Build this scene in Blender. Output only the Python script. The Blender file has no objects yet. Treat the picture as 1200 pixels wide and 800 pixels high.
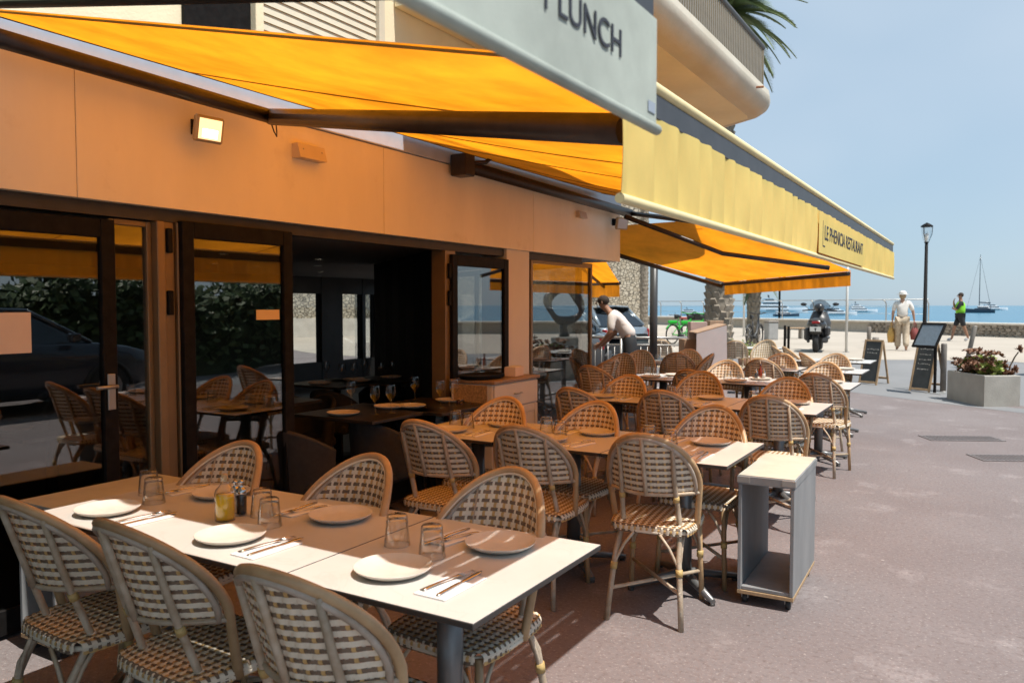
import bpy, bmesh, math, random
from mathutils import Vector, Matrix, Euler
random.seed(7)
R = math.radians
SC = bpy.context.scene
COL = SC.collection
# ------------------------------------------------------------------ camera
F_PX, W_PX, H_PX, HORIZ = 933.0, 1200.0, 800.0, 358.0
CAM = Vector((0, 0, 1.5))
YAW = R(30.75)
PITCH = math.atan((H_PX/2-HORIZ)/F_PX)
cam_d = bpy.data.cameras.new('camera'); cam = bpy.data.objects.new('camera', cam_d); COL.objects.link(cam)
cam.location = CAM; cam.rotation_euler = Euler((math.pi/2-PITCH, 0, YAW), 'XYZ')
cam_d.sensor_width = 36.0; cam_d.lens = F_PX/W_PX*36.0
cam_d.clip_start = 0.05; cam_d.clip_end = 60000
cam_d.dof.use_dof = True; cam_d.dof.focus_distance = 4.2; cam_d.dof.aperture_fstop = 5.0
SC.camera = cam
CM = cam.rotation_euler.to_matrix()
# ------------------------------------------------------------------ world, sun, exposure
SUN_DIR = Vector((0.46, -0.06, 1.0)).normalized()
world = bpy.data.worlds.new('World'); SC.world = world; world.use_nodes = True
wn = world.node_tree; wn.nodes.clear()
def wnode(t, **k):
    n = wn.nodes.new(t)
    for a, b in k.items(): setattr(n, a, b)
    return n
sky = wnode('ShaderNodeTexSky', sky_type='NISHITA', sun_disc=False)
sky.sun_elevation = math.asin(SUN_DIR.z); sky.sun_rotation = math.atan2(SUN_DIR.x, SUN_DIR.y)
sky.air_density = 1.0; sky.dust_density = 0.6; sky.ozone_density = 1.6; sky.altitude = 0
tc = wnode('ShaderNodeTexCoord')
mp = wnode('ShaderNodeMapping'); mp.inputs['Scale'].default_value = (1.3, 1.3, 2.2)
wn.links.new(tc.outputs['Generated'], mp.inputs['Vector'])
nz = wnode('ShaderNodeTexNoise'); nz.inputs['Scale'].default_value = 0.9; nz.inputs['Detail'].default_value = 4; nz.inputs['Roughness'].default_value = 0.52
wn.links.new(mp.outputs['Vector'], nz.inputs['Vector'])
cr = wnode('ShaderNodeValToRGB'); cr.color_ramp.elements[0].position = 0.42; cr.color_ramp.elements[1].position = 0.80
cr.color_ramp.elements[0].color = (0.10, 0.10, 0.10, 1); cr.color_ramp.elements[1].color = (0.66, 0.66, 0.66, 1)
wn.links.new(nz.outputs['Fac'], cr.inputs['Fac'])
mixc = wnode('ShaderNodeMix', data_type='RGBA'); mixc.inputs['B'].default_value = (6.6, 7.3, 8.1, 1)
hazec = wnode('ShaderNodeMix', data_type='RGBA'); hazec.inputs['B'].default_value = (3.1, 5.0, 6.7, 1); hazec.inputs['Factor'].default_value = 0.62   # thin even summer haze
wn.links.new(sky.outputs['Color'], hazec.inputs['A']); wn.links.new(cr.outputs['Color'], mixc.inputs['Factor']); wn.links.new(hazec.outputs['Result'], mixc.inputs['A'])
bg = wnode('ShaderNodeBackground'); bg.inputs['Strength'].default_value = 0.085
wo = wnode('ShaderNodeOutputWorld')
wn.links.new(mixc.outputs['Result'], bg.inputs['Color']); wn.links.new(bg.outputs['Background'], wo.inputs['Surface'])
sun_d = bpy.data.lights.new('sun', 'SUN'); sun_d.energy = 4.4; sun_d.angle = R(0.53); sun_d.color = (1.0, 0.95, 0.87)
sun = bpy.data.objects.new('sun', sun_d); COL.objects.link(sun)
sun.rotation_euler = (-SUN_DIR).to_track_quat('-Z', 'Y').to_euler(); sun.location = (6, -2, 14)
SC.view_settings.view_transform = 'Standard'; SC.view_settings.look = 'None'
SC.view_settings.exposure = 0.45; SC.view_settings.gamma = 1.0
try: SC.view_settings.use_curve_mapping = False
except Exception: pass
SC.cycles.max_bounces = 10; SC.cycles.transparent_max_bounces = 12; SC.cycles.transmission_bounces = 8
SC.cycles.diffuse_bounces = 5; SC.cycles.glossy_bounces = 4
SC.cycles.sample_clamp_indirect = 6.0; SC.cycles.caustics_reflective = False; SC.cycles.caustics_refractive = False
SC.cycles.use_denoising = True
# ------------------------------------------------------------------ pixel helpers
def ray(px, py):
    return (CM @ Vector(((px-W_PX/2)/F_PX, -(py-H_PX/2)/F_PX, -1.0)))
def at_z(px, py, z):
    d = ray(px, py); return CAM + d*((z-CAM.z)/d.z)
def at_x(px, py, x):
    d = ray(px, py); return CAM + d*((x-CAM.x)/d.x)
def at_y(px, py, y):
    d = ray(px, py); return CAM + d*((y-CAM.y)/d.y)
def at_depth(px, py, t):
    return CAM + ray(px, py)*t
def on_plane(px, py, p0, n):
    d = ray(px, py); return CAM + d*((Vector(p0)-CAM).dot(n)/d.dot(n))
def sstep(a, b, v):
    t = min(1, max(0, (v-a)/(b-a))); return t*t*(3-2*t)
def gz(x, y):
    return 0.21*sstep(13.5, 21.5, y+0.25*x)
def ground_at(px, py):
    e = 0.0
    for _ in range(12):
        p = at_z(px, py, e); e = gz(p.x, p.y)
    return p
UDIR = Vector((-0.823, 0.568, 0)).normalized()          # direction of the sea-side facade
NDIR = Vector((0.568, 0.823, 0)).normalized()           # its outward normal
# ------------------------------------------------------------------ materials
MATS = {}
def mat(name, col, rough=0.6, metal=0.0, var=0.0, vscale=8.0, col2=None, bump=0.0, bscale=40.0, spec=0.5, stretch=(1, 1, 1), rnd=0.0, coat=0.0, emit=None, estr=0.0, detail=5.0):
    if name in MATS: return MATS[name]
    m = bpy.data.materials.new(name); m.use_nodes = True
    nt = m.node_tree; b = nt.nodes['Principled BSDF']
    b.inputs['Roughness'].default_value = rough; b.inputs['Metallic'].default_value = metal
    b.inputs['Specular IOR Level'].default_value = spec; b.inputs['Coat Weight'].default_value = coat
    c = (col[0], col[1], col[2], 1)
    b.inputs['Base Color'].default_value = c
    tcn = nt.nodes.new('ShaderNodeTexCoord'); mpn = nt.nodes.new('ShaderNodeMapping')
    mpn.inputs['Scale'].default_value = stretch
    nt.links.new(tcn.outputs['Object'], mpn.inputs['Vector'])
    out = None
    if var > 0 or col2:
        n = nt.nodes.new('ShaderNodeTexNoise'); n.inputs['Scale'].default_value = vscale; n.inputs['Detail'].default_value = detail; n.inputs['Roughness'].default_value = 0.6
        nt.links.new(mpn.outputs['Vector'], n.inputs['Vector'])
        mx = nt.nodes.new('ShaderNodeMix'); mx.data_type = 'RGBA'
        rp = nt.nodes.new('ShaderNodeMapRange'); rp.inputs['From Min'].default_value = 0.33; rp.inputs['From Max'].default_value = 0.67
        nt.links.new(n.outputs['Fac'], rp.inputs['Value'])
        nt.links.new(rp.outputs['Result'], mx.inputs['Factor'])
        if col2:
            mx.inputs['A'].default_value = c; mx.inputs['B'].default_value = (col2[0], col2[1], col2[2], 1)
        else:
            mx.inputs['A'].default_value = tuple(max(0, v*(1-var)) for v in col)+(1,)
            mx.inputs['B'].default_value = tuple(min(1, v*(1+var)) for v in col)+(1,)
        out = mx.outputs['Result']
    if rnd > 0:
        oi = nt.nodes.new('ShaderNodeObjectInfo'); hs = nt.nodes.new('ShaderNodeHueSaturation')
        mr = nt.nodes.new('ShaderNodeMapRange'); mr.inputs['To Min'].default_value = 1-rnd; mr.inputs['To Max'].default_value = 1+rnd
        nt.links.new(oi.outputs['Random'], mr.inputs['Value']); nt.links.new(mr.outputs['Result'], hs.inputs['Value'])
        if out: nt.links.new(out, hs.inputs['Color'])
        else: hs.inputs['Color'].default_value = c
        out = hs.outputs['Color']
    if out: nt.links.new(out, b.inputs['Base Color'])
    if bump > 0:
        n2 = nt.nodes.new('ShaderNodeTexNoise'); n2.inputs['Scale'].default_value = bscale; n2.inputs['Detail'].default_value = 6
        nt.links.new(mpn.outputs['Vector'], n2.inputs['Vector'])
        bp = nt.nodes.new('ShaderNodeBump'); bp.inputs['Strength'].default_value = bump; bp.inputs['Distance'].default_value = 0.01
        nt.links.new(n2.outputs['Fac'], bp.inputs['Height']); nt.links.new(bp.outputs['Normal'], b.inputs['Normal'])
    if emit:
        b.inputs['Emission Color'].default_value = (emit[0], emit[1], emit[2], 1); b.inputs['Emission Strength'].default_value = estr
    MATS[name] = m
    return m
def glass_pane(name, tint=(0.75, 0.78, 0.78), refl=1.0, base=0.06):
    if name in MATS: return MATS[name]
    m = bpy.data.materials.new(name); m.use_nodes = True; nt = m.node_tree; nt.nodes.clear()
    o = nt.nodes.new('ShaderNodeOutputMaterial'); mx = nt.nodes.new('ShaderNodeMixShader')
    tr = nt.nodes.new('ShaderNodeBsdfTransparent'); tr.inputs['Color'].default_value = tint+(1,)
    gl = nt.nodes.new('ShaderNodeBsdfGlossy'); gl.inputs['Roughness'].default_value = 0.0; gl.inputs['Color'].default_value = (refl, refl, refl, 1)
    lw = nt.nodes.new('ShaderNodeLayerWeight'); lw.inputs['Blend'].default_value = 0.5
    fr = nt.nodes.new('ShaderNodeMath'); fr.operation = 'POWER'; fr.inputs[1].default_value = 4.2; nt.links.new(lw.outputs['Facing'], fr.inputs[0])
    mr = nt.nodes.new('ShaderNodeMapRange'); mr.inputs['To Min'].default_value = base; mr.inputs['To Max'].default_value = 1.0
    nt.links.new(fr.outputs[0], mr.inputs['Value']); nt.links.new(mr.outputs['Result'], mx.inputs['Fac'])
    nt.links.new(tr.outputs['BSDF'], mx.inputs[1]); nt.links.new(gl.outputs['BSDF'], mx.inputs[2]); nt.links.new(mx.outputs['Shader'], o.inputs['Surface'])
    MATS[name] = m; return m
def tumbler_glass(name):
    if name in MATS: return MATS[name]
    m = glass_pane(name, (0.97, 0.975, 0.97), 1.0, 0.045); nt = m.node_tree
    lw = [n for n in nt.nodes if n.type == 'LAYER_WEIGHT'][0]; tr = [n for n in nt.nodes if n.type == 'BSDF_TRANSPARENT'][0]
    rp = nt.nodes.new('ShaderNodeValToRGB'); rp.color_ramp.elements[0].position = 0.35; rp.color_ramp.elements[0].color = (.975, .98, .975, 1); rp.color_ramp.elements[1].color = (.42, .43, .43, 1)
    nt.links.new(lw.outputs['Facing'], rp.inputs['Fac']); nt.links.new(rp.outputs['Color'], tr.inputs['Color'])   # longer path through the glass at the rim, plus refraction's dark edge put into the tint
    for n in nt.nodes:
        if n.type == 'MATH': n.inputs[1].default_value = 2.6
    return m
def cloth_mat(name, dif, trl, fac=0.5, streak=0.1):
    if name in MATS: return MATS[name]
    m = bpy.data.materials.new(name); m.use_nodes = True; nt = m.node_tree; nt.nodes.clear()
    o = nt.nodes.new('ShaderNodeOutputMaterial'); mx = nt.nodes.new('ShaderNodeMixShader'); mx.inputs['Fac'].default_value = fac
    d = nt.nodes.new('ShaderNodeBsdfDiffuse'); t = nt.nodes.new('ShaderNodeBsdfTranslucent')
    tcn = nt.nodes.new('ShaderNodeTexCoord'); mpn = nt.nodes.new('ShaderNodeMapping'); mpn.inputs['Scale'].default_value = (1, 1, 1)
    nt.links.new(tcn.outputs['Object'], mpn.inputs['Vector'])
    n = nt.nodes.new('ShaderNodeTexNoise'); n.inputs['Scale'].default_value = 2.3; n.inputs['Detail'].default_value = 7; n.inputs['Roughness'].default_value = 0.65
    nt.links.new(mpn.outputs['Vector'], n.inputs['Vector'])
    mr = nt.nodes.new('ShaderNodeMapRange'); mr.inputs['From Min'].default_value = 0.3; mr.inputs['From Max'].default_value = 0.7
    mr.inputs['To Min'].default_value = 1-streak; mr.inputs['To Max'].default_value = 1+streak*0.6
    nt.links.new(n.outputs['Fac'], mr.inputs['Value'])
    for node, c in ((d, dif), (t, trl)):
        hs = nt.nodes.new('ShaderNodeHueSaturation'); hs.inputs['Color'].default_value = c+(1,)
        nt.links.new(mr.outputs['Result'], hs.inputs['Value']); nt.links.new(hs.outputs['Color'], node.inputs['Color'])
    wv = nt.nodes.new('ShaderNodeTexNoise'); wv.inputs['Scale'].default_value = 350; nt.links.new(tcn.outputs['Object'], wv.inputs['Vector'])
    bp = nt.nodes.new('ShaderNodeBump'); bp.inputs['Strength'].default_value = 0.15; bp.inputs['Distance'].default_value = 0.002
    nt.links.new(wv.outputs['Fac'], bp.inputs['Height']); nt.links.new(bp.outputs['Normal'], d.inputs['Normal'])
    nt.links.new(d.outputs['BSDF'], mx.inputs[1]); nt.links.new(t.outputs['BSDF'], mx.inputs[2]); nt.links.new(mx.outputs['Shader'], o.inputs['Surface'])
    MATS[name] = m; return m
def clear_glass(name, col=(0.97, 0.98, 0.98), rough=0.02):
    if name in MATS: return MATS[name]
    return glass_pane(name, col, 1.0, 0.03)
# ------------------------------------------------------------------ mesh helpers
class MB:
    def __init__(s): s.v = []; s.f = []; s.m = []; s.sm = []
    def add(s, vs, fs, mi=0, smooth=False):
        o = len(s.v); s.v.extend(tuple(p) for p in vs)
        for f in fs:
            s.f.append(tuple(i+o for i in f)); s.m.append(mi); s.sm.append(smooth)
    def box(s, lo, hi, mi=0, M=None):
        x0, y0, z0 = lo; x1, y1, z1 = hi
        vs = [Vector(p) for p in ((x0, y0, z0), (x1, y0, z0), (x1, y1, z0), (x0, y1, z0), (x0, y0, z1), (x1, y0, z1), (x1, y1, z1), (x0, y1, z1))]
        if M: vs = [M @ p for p in vs]
        s.add(vs, [(0, 3, 2, 1), (4, 5, 6, 7), (0, 1, 5, 4), (1, 2, 6, 5), (2, 3, 7, 6), (3, 0, 4, 7)], mi)
    def cbox(s, lo, hi, b=0.004, mi=0, M=None):
        # box with chamfered edges
        x0, y0, z0 = lo; x1, y1, z1 = hi
        b = min(b, (x1-x0)*.49, (y1-y0)*.49, (z1-z0)*.49)
        vs = []; idx = {}
        for i, (X, sx) in enumerate(((x0, 1), (x1, -1))):
            for j, (Y, sy) in enumerate(((y0, 1), (y1, -1))):
                for k, (Z, sz) in enumerate(((z0, 1), (z1, -1))):
                    idx[(i, j, k, 0)] = len(vs); vs.append(Vector((X, Y+sy*b, Z+sz*b)))
                    idx[(i, j, k, 1)] = len(vs); vs.append(Vector((X+sx*b, Y, Z+sz*b)))
                    idx[(i, j, k, 2)] = len(vs); vs.append(Vector((X+sx*b, Y+sy*b, Z)))
        I = idx; fs = []
        for i in (0, 1):
            q = [I[(i, 0, 0, 0)], I[(i, 0, 1, 0)], I[(i, 1, 1, 0)], I[(i, 1, 0, 0)]]; fs.append(q if i == 0 else q[::-1])
            q = [I[(0, i, 0, 1)], I[(1, i, 0, 1)], I[(1, i, 1, 1)], I[(0, i, 1, 1)]]; fs.append(q if i == 0 else q[::-1])
            q = [I[(0, 0, i, 2)], I[(0, 1, i, 2)], I[(1, 1, i, 2)], I[(1, 0, i, 2)]]; fs.append(q if i == 0 else q[::-1])
        for i in (0, 1):
            for j in (0, 1):
                q = [I[(i, j, 0, 0)], I[(i, j, 0, 1)], I[(i, j, 1, 1)], I[(i, j, 1, 0)]]; fs.append(q if (i+j) % 2 == 0 else q[::-1])
                q = [I[(i, 0, j, 0)], I[(i, 1, j, 0)], I[(i, 1, j, 2)], I[(i, 0, j, 2)]]; fs.append(q if (i+j) % 2 == 0 else q[::-1])
                q = [I[(0, i, j, 1)], I[(0, i, j, 2)], I[(1, i, j, 2)], I[(1, i, j, 1)]]; fs.append(q if (i+j) % 2 == 0 else q[::-1])
                for k in (0, 1):
                    q = [I[(i, j, k, 0)], I[(i, j, k, 2)], I[(i, j, k, 1)]]; fs.append(q if (i+j+k) % 2 == 0 else q[::-1])
        if M: vs = [M @ p for p in vs]
        s.add(vs, fs, mi)
    def tube(s, pts, rad, n=8, mi=0, cap=True, closed=False, flat=1.0):
        pts = [Vector(p) for p in pts]; k = len(pts)
        rad = rad if isinstance(rad, (list, tuple)) else [rad]*k
        tans = []
        for i in range(k):
            if closed: t = pts[(i+1) % k]-pts[i-1]
            else: t = pts[min(i+1, k-1)]-pts[max(i-1, 0)]
            tans.append(t.normalized() if t.length > 1e-9 else Vector((0, 0, 1)))
        a = Vector((0, 0, 1)) if abs(tans[0].z) < 0.9 else Vector((1, 0, 0))
        nrm = (a-tans[0]*a.dot(tans[0])).normalized(); vs = []
        for i in range(k):
            nrm = (nrm-tans[i]*nrm.dot(tans[i]))
            nrm = nrm.normalized() if nrm.length > 1e-6 else tans[i].orthogonal().normalized()
            bn = tans[i].cross(nrm)
            for j in range(n):
                an = 2*math.pi*j/n
                vs.append(pts[i]+nrm*math.cos(an)*rad[i]+bn*math.sin(an)*rad[i]*flat)
        fs = []
        for i in range(k if closed else k-1):
            a0 = i*n; b0 = ((i+1) % k)*n
            for j in range(n):
                fs.append((a0+j, a0+(j+1) % n, b0+(j+1) % n, b0+j))
        s.add(vs, fs, mi, True)
        if cap and not closed:
            o = len(s.v)-len(vs)
            s.f.append(tuple(o+j for j in range(n-1, -1, -1))); s.m.append(mi); s.sm.append(False)
            s.f.append(tuple(o+(k-1)*n+j for j in range(n))); s.m.append(mi); s.sm.append(False)
    def lathe(s, prof, n=24, mi=0, c=(0, 0, 0), smooth=True):
        vs = []; cx, cy, cz = c
        for r, z in prof:
            for j in range(n):
                a = 2*math.pi*j/n; vs.append((cx+r*math.cos(a), cy+r*math.sin(a), cz+z))
        fs = []
        for i in range(len(prof)-1):
            for j in range(n):
                fs.append((i*n+j, i*n+(j+1) % n, (i+1)*n+(j+1) % n, (i+1)*n+j))
        s.add(vs, fs, mi, smooth)
    def prism(s, poly, z0, z1, mi=0, M=None):
        k = len(poly); vs = [Vector((p[0], p[1], z0)) for p in poly]+[Vector((p[0], p[1], z1)) for p in poly]
        if M: vs = [M @ p for p in vs]
        s.add(vs, [tuple(range(k-1, -1, -1)), tuple(range(k, 2*k))]+[(i, (i+1) % k, k+(i+1) % k, k+i) for i in range(k)], mi)
    def grid(s, fn, nu, nv, mi=0, smooth=True):
        vs = [fn(i/nu, j/nv) for j in range(nv+1) for i in range(nu+1)]
        fs = [(j*(nu+1)+i, j*(nu+1)+i+1, (j+1)*(nu+1)+i+1, (j+1)*(nu+1)+i) for j in range(nv) for i in range(nu)]
        s.add(vs, fs, mi, smooth)
    def sheet(s, fn, nu, nv, th, mi=0):
        # thin closed double sheet: fn gives points, th is a Vector offset
        P = [[Vector(fn(i/nu, j/nv)) for i in range(nu+1)] for j in range(nv+1)]
        T = Vector(th)
        s.grid(lambda u, v: P[round(v*nv)][round(u*nu)], nu, nv, mi)
        s.grid(lambda u, v: P[round(v*nv)][nu-round(u*nu)]+T, nu, nv, mi)
        rim = [P[0][i] for i in range(nu+1)]+[P[j][nu] for j in range(1, nv+1)]+[P[nv][i] for i in range(nu-1, -1, -1)]+[P[j][0] for j in range(nv-1, 0, -1)]
        k = len(rim); s.add(rim+[p+T for p in rim], [(i, k+i, k+(i+1) % k, (i+1) % k) for i in range(k)], mi)
    def ball(s, c, r, nu=12, nv=8, mi=0, sc=(1, 1, 1)):
        c = Vector(c); vs = []; fs = []
        for j in range(nv+1):
            ph = math.pi*j/nv
            for i in range(nu):
                th = 2*math.pi*i/nu
                vs.append(c+Vector((r*sc[0]*math.sin(ph)*math.cos(th), r*sc[1]*math.sin(ph)*math.sin(th), r*sc[2]*math.cos(ph))))
        for j in range(nv):
            for i in range(nu):
                fs.append((j*nu+i, (j+1)*nu+i, (j+1)*nu+(i+1) % nu, j*nu+(i+1) % nu))
        s.add(vs, fs, mi, True)
    def mesh(s, name, mats):
        me = bpy.data.meshes.new(name); me.from_pydata(s.v, [], s.f)
        for m in (mats if isinstance(mats, (list, tuple)) else [mats]): me.materials.append(m)
        me.polygons.foreach_set('material_index', s.m); me.polygons.foreach_set('use_smooth', s.sm)
        me.update(); return me
    def build(s, name, mats, parent=None, loc=None, rz=None):
        o = bpy.data.objects.new(name, s.mesh(name, mats)); COL.objects.link(o)
        if parent is not None: o.parent = parent
        if loc is not None: o.location = loc
        if rz is not None: o.rotation_euler.z = rz
        return o
def tag(o, label=None, cat=None, group=None, kind=None):
    if label: o['label'] = label
    if cat: o['category'] = cat
    if group: o['group'] = group
    if kind: o['kind'] = kind
    return o
def thing(name, label, cat, loc=(0, 0, 0), rz=0.0, group=None):
    o = bpy.data.objects.new(name, None); COL.objects.link(o); o.empty_display_size = 0.1
    o.location = loc; o.rotation_euler.z = rz
    return tag(o, label, cat, group)
def copy_tree(o, parent=None):
    c = o.copy(); COL.objects.link(c); c.parent = parent
    for ch in o.children: copy_tree(ch, c)
    return c
def place(o, loc, rz, label=None, group=None):
    o.location = loc; o.rotation_euler.z = rz
    if label: o['label'] = label
    if group: o['group'] = group
    return o
def text_mesh(name, body, size, m, parent=None, ext=0.0008, xs=1.0, align='CENTER', space=1.0, bold=0.0):
    cu = bpy.data.curves.new(name, 'FONT'); cu.body = body; cu.size = size; cu.extrude = ext; cu.align_x = align; cu.align_y = 'CENTER'; cu.space_character = space; cu.offset = bold
    to = bpy.data.objects.new(name+'_tmp', cu); COL.objects.link(to)
    bpy.context.view_layer.update()
    me = bpy.data.meshes.new_from_object(to.evaluated_get(bpy.context.evaluated_depsgraph_get()))
    bpy.data.objects.remove(to); bpy.data.curves.remove(cu)
    me.name = name; me.materials.clear(); me.materials.append(m)
    o = bpy.data.objects.new(name, me); COL.objects.link(o); o.parent = parent; o.scale = (xs, 1, 1)
    return o
def split_letters(o):
    # each letter of a large word becomes a part of its own
    me = o.data; n = len(me.vertices); par = list(range(n))
    def find(a):
        while par[a] != a: par[a] = par[par[a]]; a = par[a]
        return a
    for e in me.edges: par[find(e.vertices[0])] = find(e.vertices[1])
    isl = {}
    for p in me.polygons: isl.setdefault(find(p.vertices[0]), []).append(p)
    for ps in isl.values():
        ix = {}; vs = []; fs = []
        for p in ps:
            f = []
            for v in p.vertices:
                if v not in ix: ix[v] = len(vs); vs.append(tuple(me.vertices[v].co))
                f.append(ix[v])
            fs.append(f)
        mb = MB(); mb.add(vs, fs); c = mb.build('letter', me.materials[0], o.parent); c.location = o.location; c.rotation_euler = o.rotation_euler; c.scale = o.scale
    bpy.data.objects.remove(o)
# ================================================================== SETTING
m_pave = mat('pink_asphalt', (0.208, 0.180, 0.179), 0.9, var=0.0, col2=(0.170, 0.141, 0.140), vscale=0.7, bump=0.3, bscale=170, detail=10)
m_road = mat('grey_road', (0.225, 0.225, 0.23), 0.9, col2=(0.185, 0.188, 0.195), vscale=0.6, bump=0.4, bscale=90, detail=8)
m_sand = mat('sandy_paving', (0.46, 0.405, 0.34), 0.95, col2=(0.38, 0.335, 0.28), vscale=0.35, bump=0.4, bscale=50, detail=8)
m_white = mat('white_paint', (0.74, 0.69, 0.62), 0.55, var=0.05, vscale=2.0, bump=0.05, bscale=60)
m_black = mat('black_metal', (0.013, 0.012, 0.012), 0.55, spec=0.08, var=0.3, vscale=20)
m_bronze = mat('bronze_aluminium', (0.24, 0.17, 0.095), 0.42, metal=0.3, var=0.08, vscale=6)
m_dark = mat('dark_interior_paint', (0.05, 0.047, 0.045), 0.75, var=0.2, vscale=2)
m_pane = glass_pane('window_glass', (0.60, 0.60, 0.58), 0.95, 0.15)
m_grey = mat('grey_paint', (0.33, 0.33, 0.325), 0.55, var=0.1, vscale=5)
m_stucco = mat('cream_stucco', (0.82, 0.74, 0.54), 0.85, var=0.08, vscale=1.2, bump=0.25, bscale=70)
m_concw = mat('weathered_concrete', (0.66, 0.62, 0.53), 0.85, col2=(0.52, 0.47, 0.38), vscale=1.6, bump=0.3, bscale=60, stretch=(1, 0.5, 0.35))

# speckled wear on the paving: pale worn patches with shapes of their own
def add_speckle(m, pale, scale, lo, hi):
    nt = m.node_tree; b = nt.nodes['Principled BSDF']; src = b.inputs['Base Color'].links[0].from_socket
    tcn = nt.nodes.new('ShaderNodeTexCoord'); n = nt.nodes.new('ShaderNodeTexNoise'); n.inputs['Scale'].default_value = scale; n.inputs['Detail'].default_value = 10; n.inputs['Roughness'].default_value = 0.68
    nt.links.new(tcn.outputs['Object'], n.inputs['Vector'])
    mr = nt.nodes.new('ShaderNodeMapRange'); mr.inputs['From Min'].default_value = lo; mr.inputs['From Max'].default_value = hi; mr.clamp = True
    nt.links.new(n.outputs['Fac'], mr.inputs['Value'])
    mx = nt.nodes.new('ShaderNodeMix'); mx.data_type = 'RGBA'; mx.inputs['B'].default_value = pale+(1,)
    nt.links.new(mr.outputs['Result'], mx.inputs['Factor']); nt.links.new(src, mx.inputs['A']); nt.links.new(mx.outputs['Result'], b.inputs['Base Color'])
add_speckle(m_pave, (0.31, 0.277, 0.275), 1.9, 0.56, 0.76)
add_speckle(m_pave, (0.13, 0.10, 0.095), 38.0, 0.50, 0.70)
add_speckle(m_pave, (0.40, 0.36, 0.345), 62.0, 0.56, 0.72)
add_speckle(m_pave, (0.13, 0.10, 0.09), 9.0, 0.66, 0.74)

def gum_spots(m):
    nt = m.node_tree; b = nt.nodes['Principled BSDF']
    for sc, r0, c, rnd in ((1.7, .022, (.12, .10, .095), 1.0), (2.9, .014, (.42, .385, .37), .9), (5.5, .010, (.10, .085, .08), 1.0)):
        src = b.inputs['Base Color'].links[0].from_socket
        tcn = nt.nodes.new('ShaderNodeTexCoord'); mpn = nt.nodes.new('ShaderNodeMapping'); mpn.inputs['Scale'].default_value = (1, 1, 0); nt.links.new(tcn.outputs['Object'], mpn.inputs['Vector'])
        vo = nt.nodes.new('ShaderNodeTexVoronoi'); vo.inputs['Scale'].default_value = sc; vo.inputs['Randomness'].default_value = rnd; nt.links.new(mpn.outputs['Vector'], vo.inputs['Vector'])
        mr = nt.nodes.new('ShaderNodeMapRange'); mr.inputs['From Min'].default_value = r0*sc*.6; mr.inputs['From Max'].default_value = r0*sc; mr.inputs['To Min'].default_value = .65; mr.inputs['To Max'].default_value = 0; nt.links.new(vo.outputs['Distance'], mr.inputs['Value'])
        mx = nt.nodes.new('ShaderNodeMix'); mx.data_type = 'RGBA'; mx.inputs['B'].default_value = c+(1,); nt.links.new(mr.outputs['Result'], mx.inputs['Factor']); nt.links.new(src, mx.inputs['A']); nt.links.new(mx.outputs['Result'], b.inputs['Base Color'])
gum_spots(m_pave)
add_speckle(m_pave, (0.15, 0.122, 0.118), 0.55, 0.60, 0.78)
W0 = ground_at(1195, 396); W1 = ground_at(880, 384.5)
WD = (W1-W0); WD.z = 0; WD.normalize()                      # along the sea wall (to the left)
WN = Vector((-WD.y, WD.x, 0)); WN = WN if WN.y < 0 else -WN   # towards the land
def gfn(s, v, off):
    p = Vector((W0.x, W0.y, 0))+WD*s+WN*v
    return (p.x, p.y, gz(p.x, p.y)+off)
g = MB(); g.grid(lambda u, v: gfn(-130+260*u, 0.1+99.9*v, 0.0), 52, 120)
tag(g.build('pavement', m_pave), kind='structure')
def inv(p):
    q = Vector((p.x-W0.x, p.y-W0.y, 0)); return q.dot(WD), q.dot(WN)
ra0, ra1 = inv(ground_at(1000, 452)), inv(ground_at(1195, 462))
rb0, rb1 = inv(ground_at(1000, 421)), inv(ground_at(1195, 424))
def lin(a, b, s): return a[1]+(b[1]-a[1])*(s-a[0])/(b[0]-a[0])
S0, S1 = min(ra1[0], rb1[0])-60, max(ra0[0], rb0[0])+2.5
def wob(s): return 0.35*math.sin(s*0.9)+0.2*math.sin(s*2.3+1)
def vclip(v): return max(0.2, min(60, v))
g = MB(); g.grid(lambda u, v: gfn(S0+(S1-S0)*u, vclip(lin(ra0, ra1, max(-8, S0+(S1-S0)*u))*(1-v)+v*(lin(rb0, rb1, max(-8, S0+(S1-S0)*u))+wob(S0+(S1-S0)*u))), 0.004), 60, 12)
tag(g.build('road', m_road), kind='structure')
S2 = S1+90
g = MB(); g.grid(lambda u, v: gfn(S0+(S2-S0)*u, 0.1+v*(vclip(lin(rb0, rb1, max(-8, min(S1+8, S0+(S2-S0)*u))))+wob(S0+(S2-S0)*u)-0.1), 0.008), 120, 14)
tag(g.build('promenade', m_sand), kind='structure')
# sea
m_sea = bpy.data.materials.new('sea_water'); m_sea.use_nodes = True
nt = m_sea.node_tree; b = nt.nodes['Principled BSDF']; b.inputs['Base Color'].default_value = (0.035, 0.16, 0.26, 1); b.inputs['Roughness'].default_value = 0.22; b.inputs['IOR'].default_value = 1.33
tcn = nt.nodes.new('ShaderNodeTexCoord'); mpn = nt.nodes.new('ShaderNodeMapping'); mpn.inputs['Scale'].default_value = (1, 1, 1)
n1 = nt.nodes.new('ShaderNodeTexNoise'); n1.inputs['Scale'].default_value = 0.35; n1.inputs['Detail'].default_value = 8; n1.inputs['Roughness'].default_value = 0.6
n3 = nt.nodes.new('ShaderNodeTexNoise'); n3.inputs['Scale'].default_value = 0.012; n3.inputs['Detail'].default_value = 5
nt.links.new(tcn.outputs['Object'], n1.inputs['Vector']); nt.links.new(tcn.outputs['Object'], n3.inputs['Vector'])
bp = nt.nodes.new('ShaderNodeBump'); bp.inputs['Strength'].default_value = 0.6; bp.inputs['Distance'].default_value = 0.25
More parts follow.
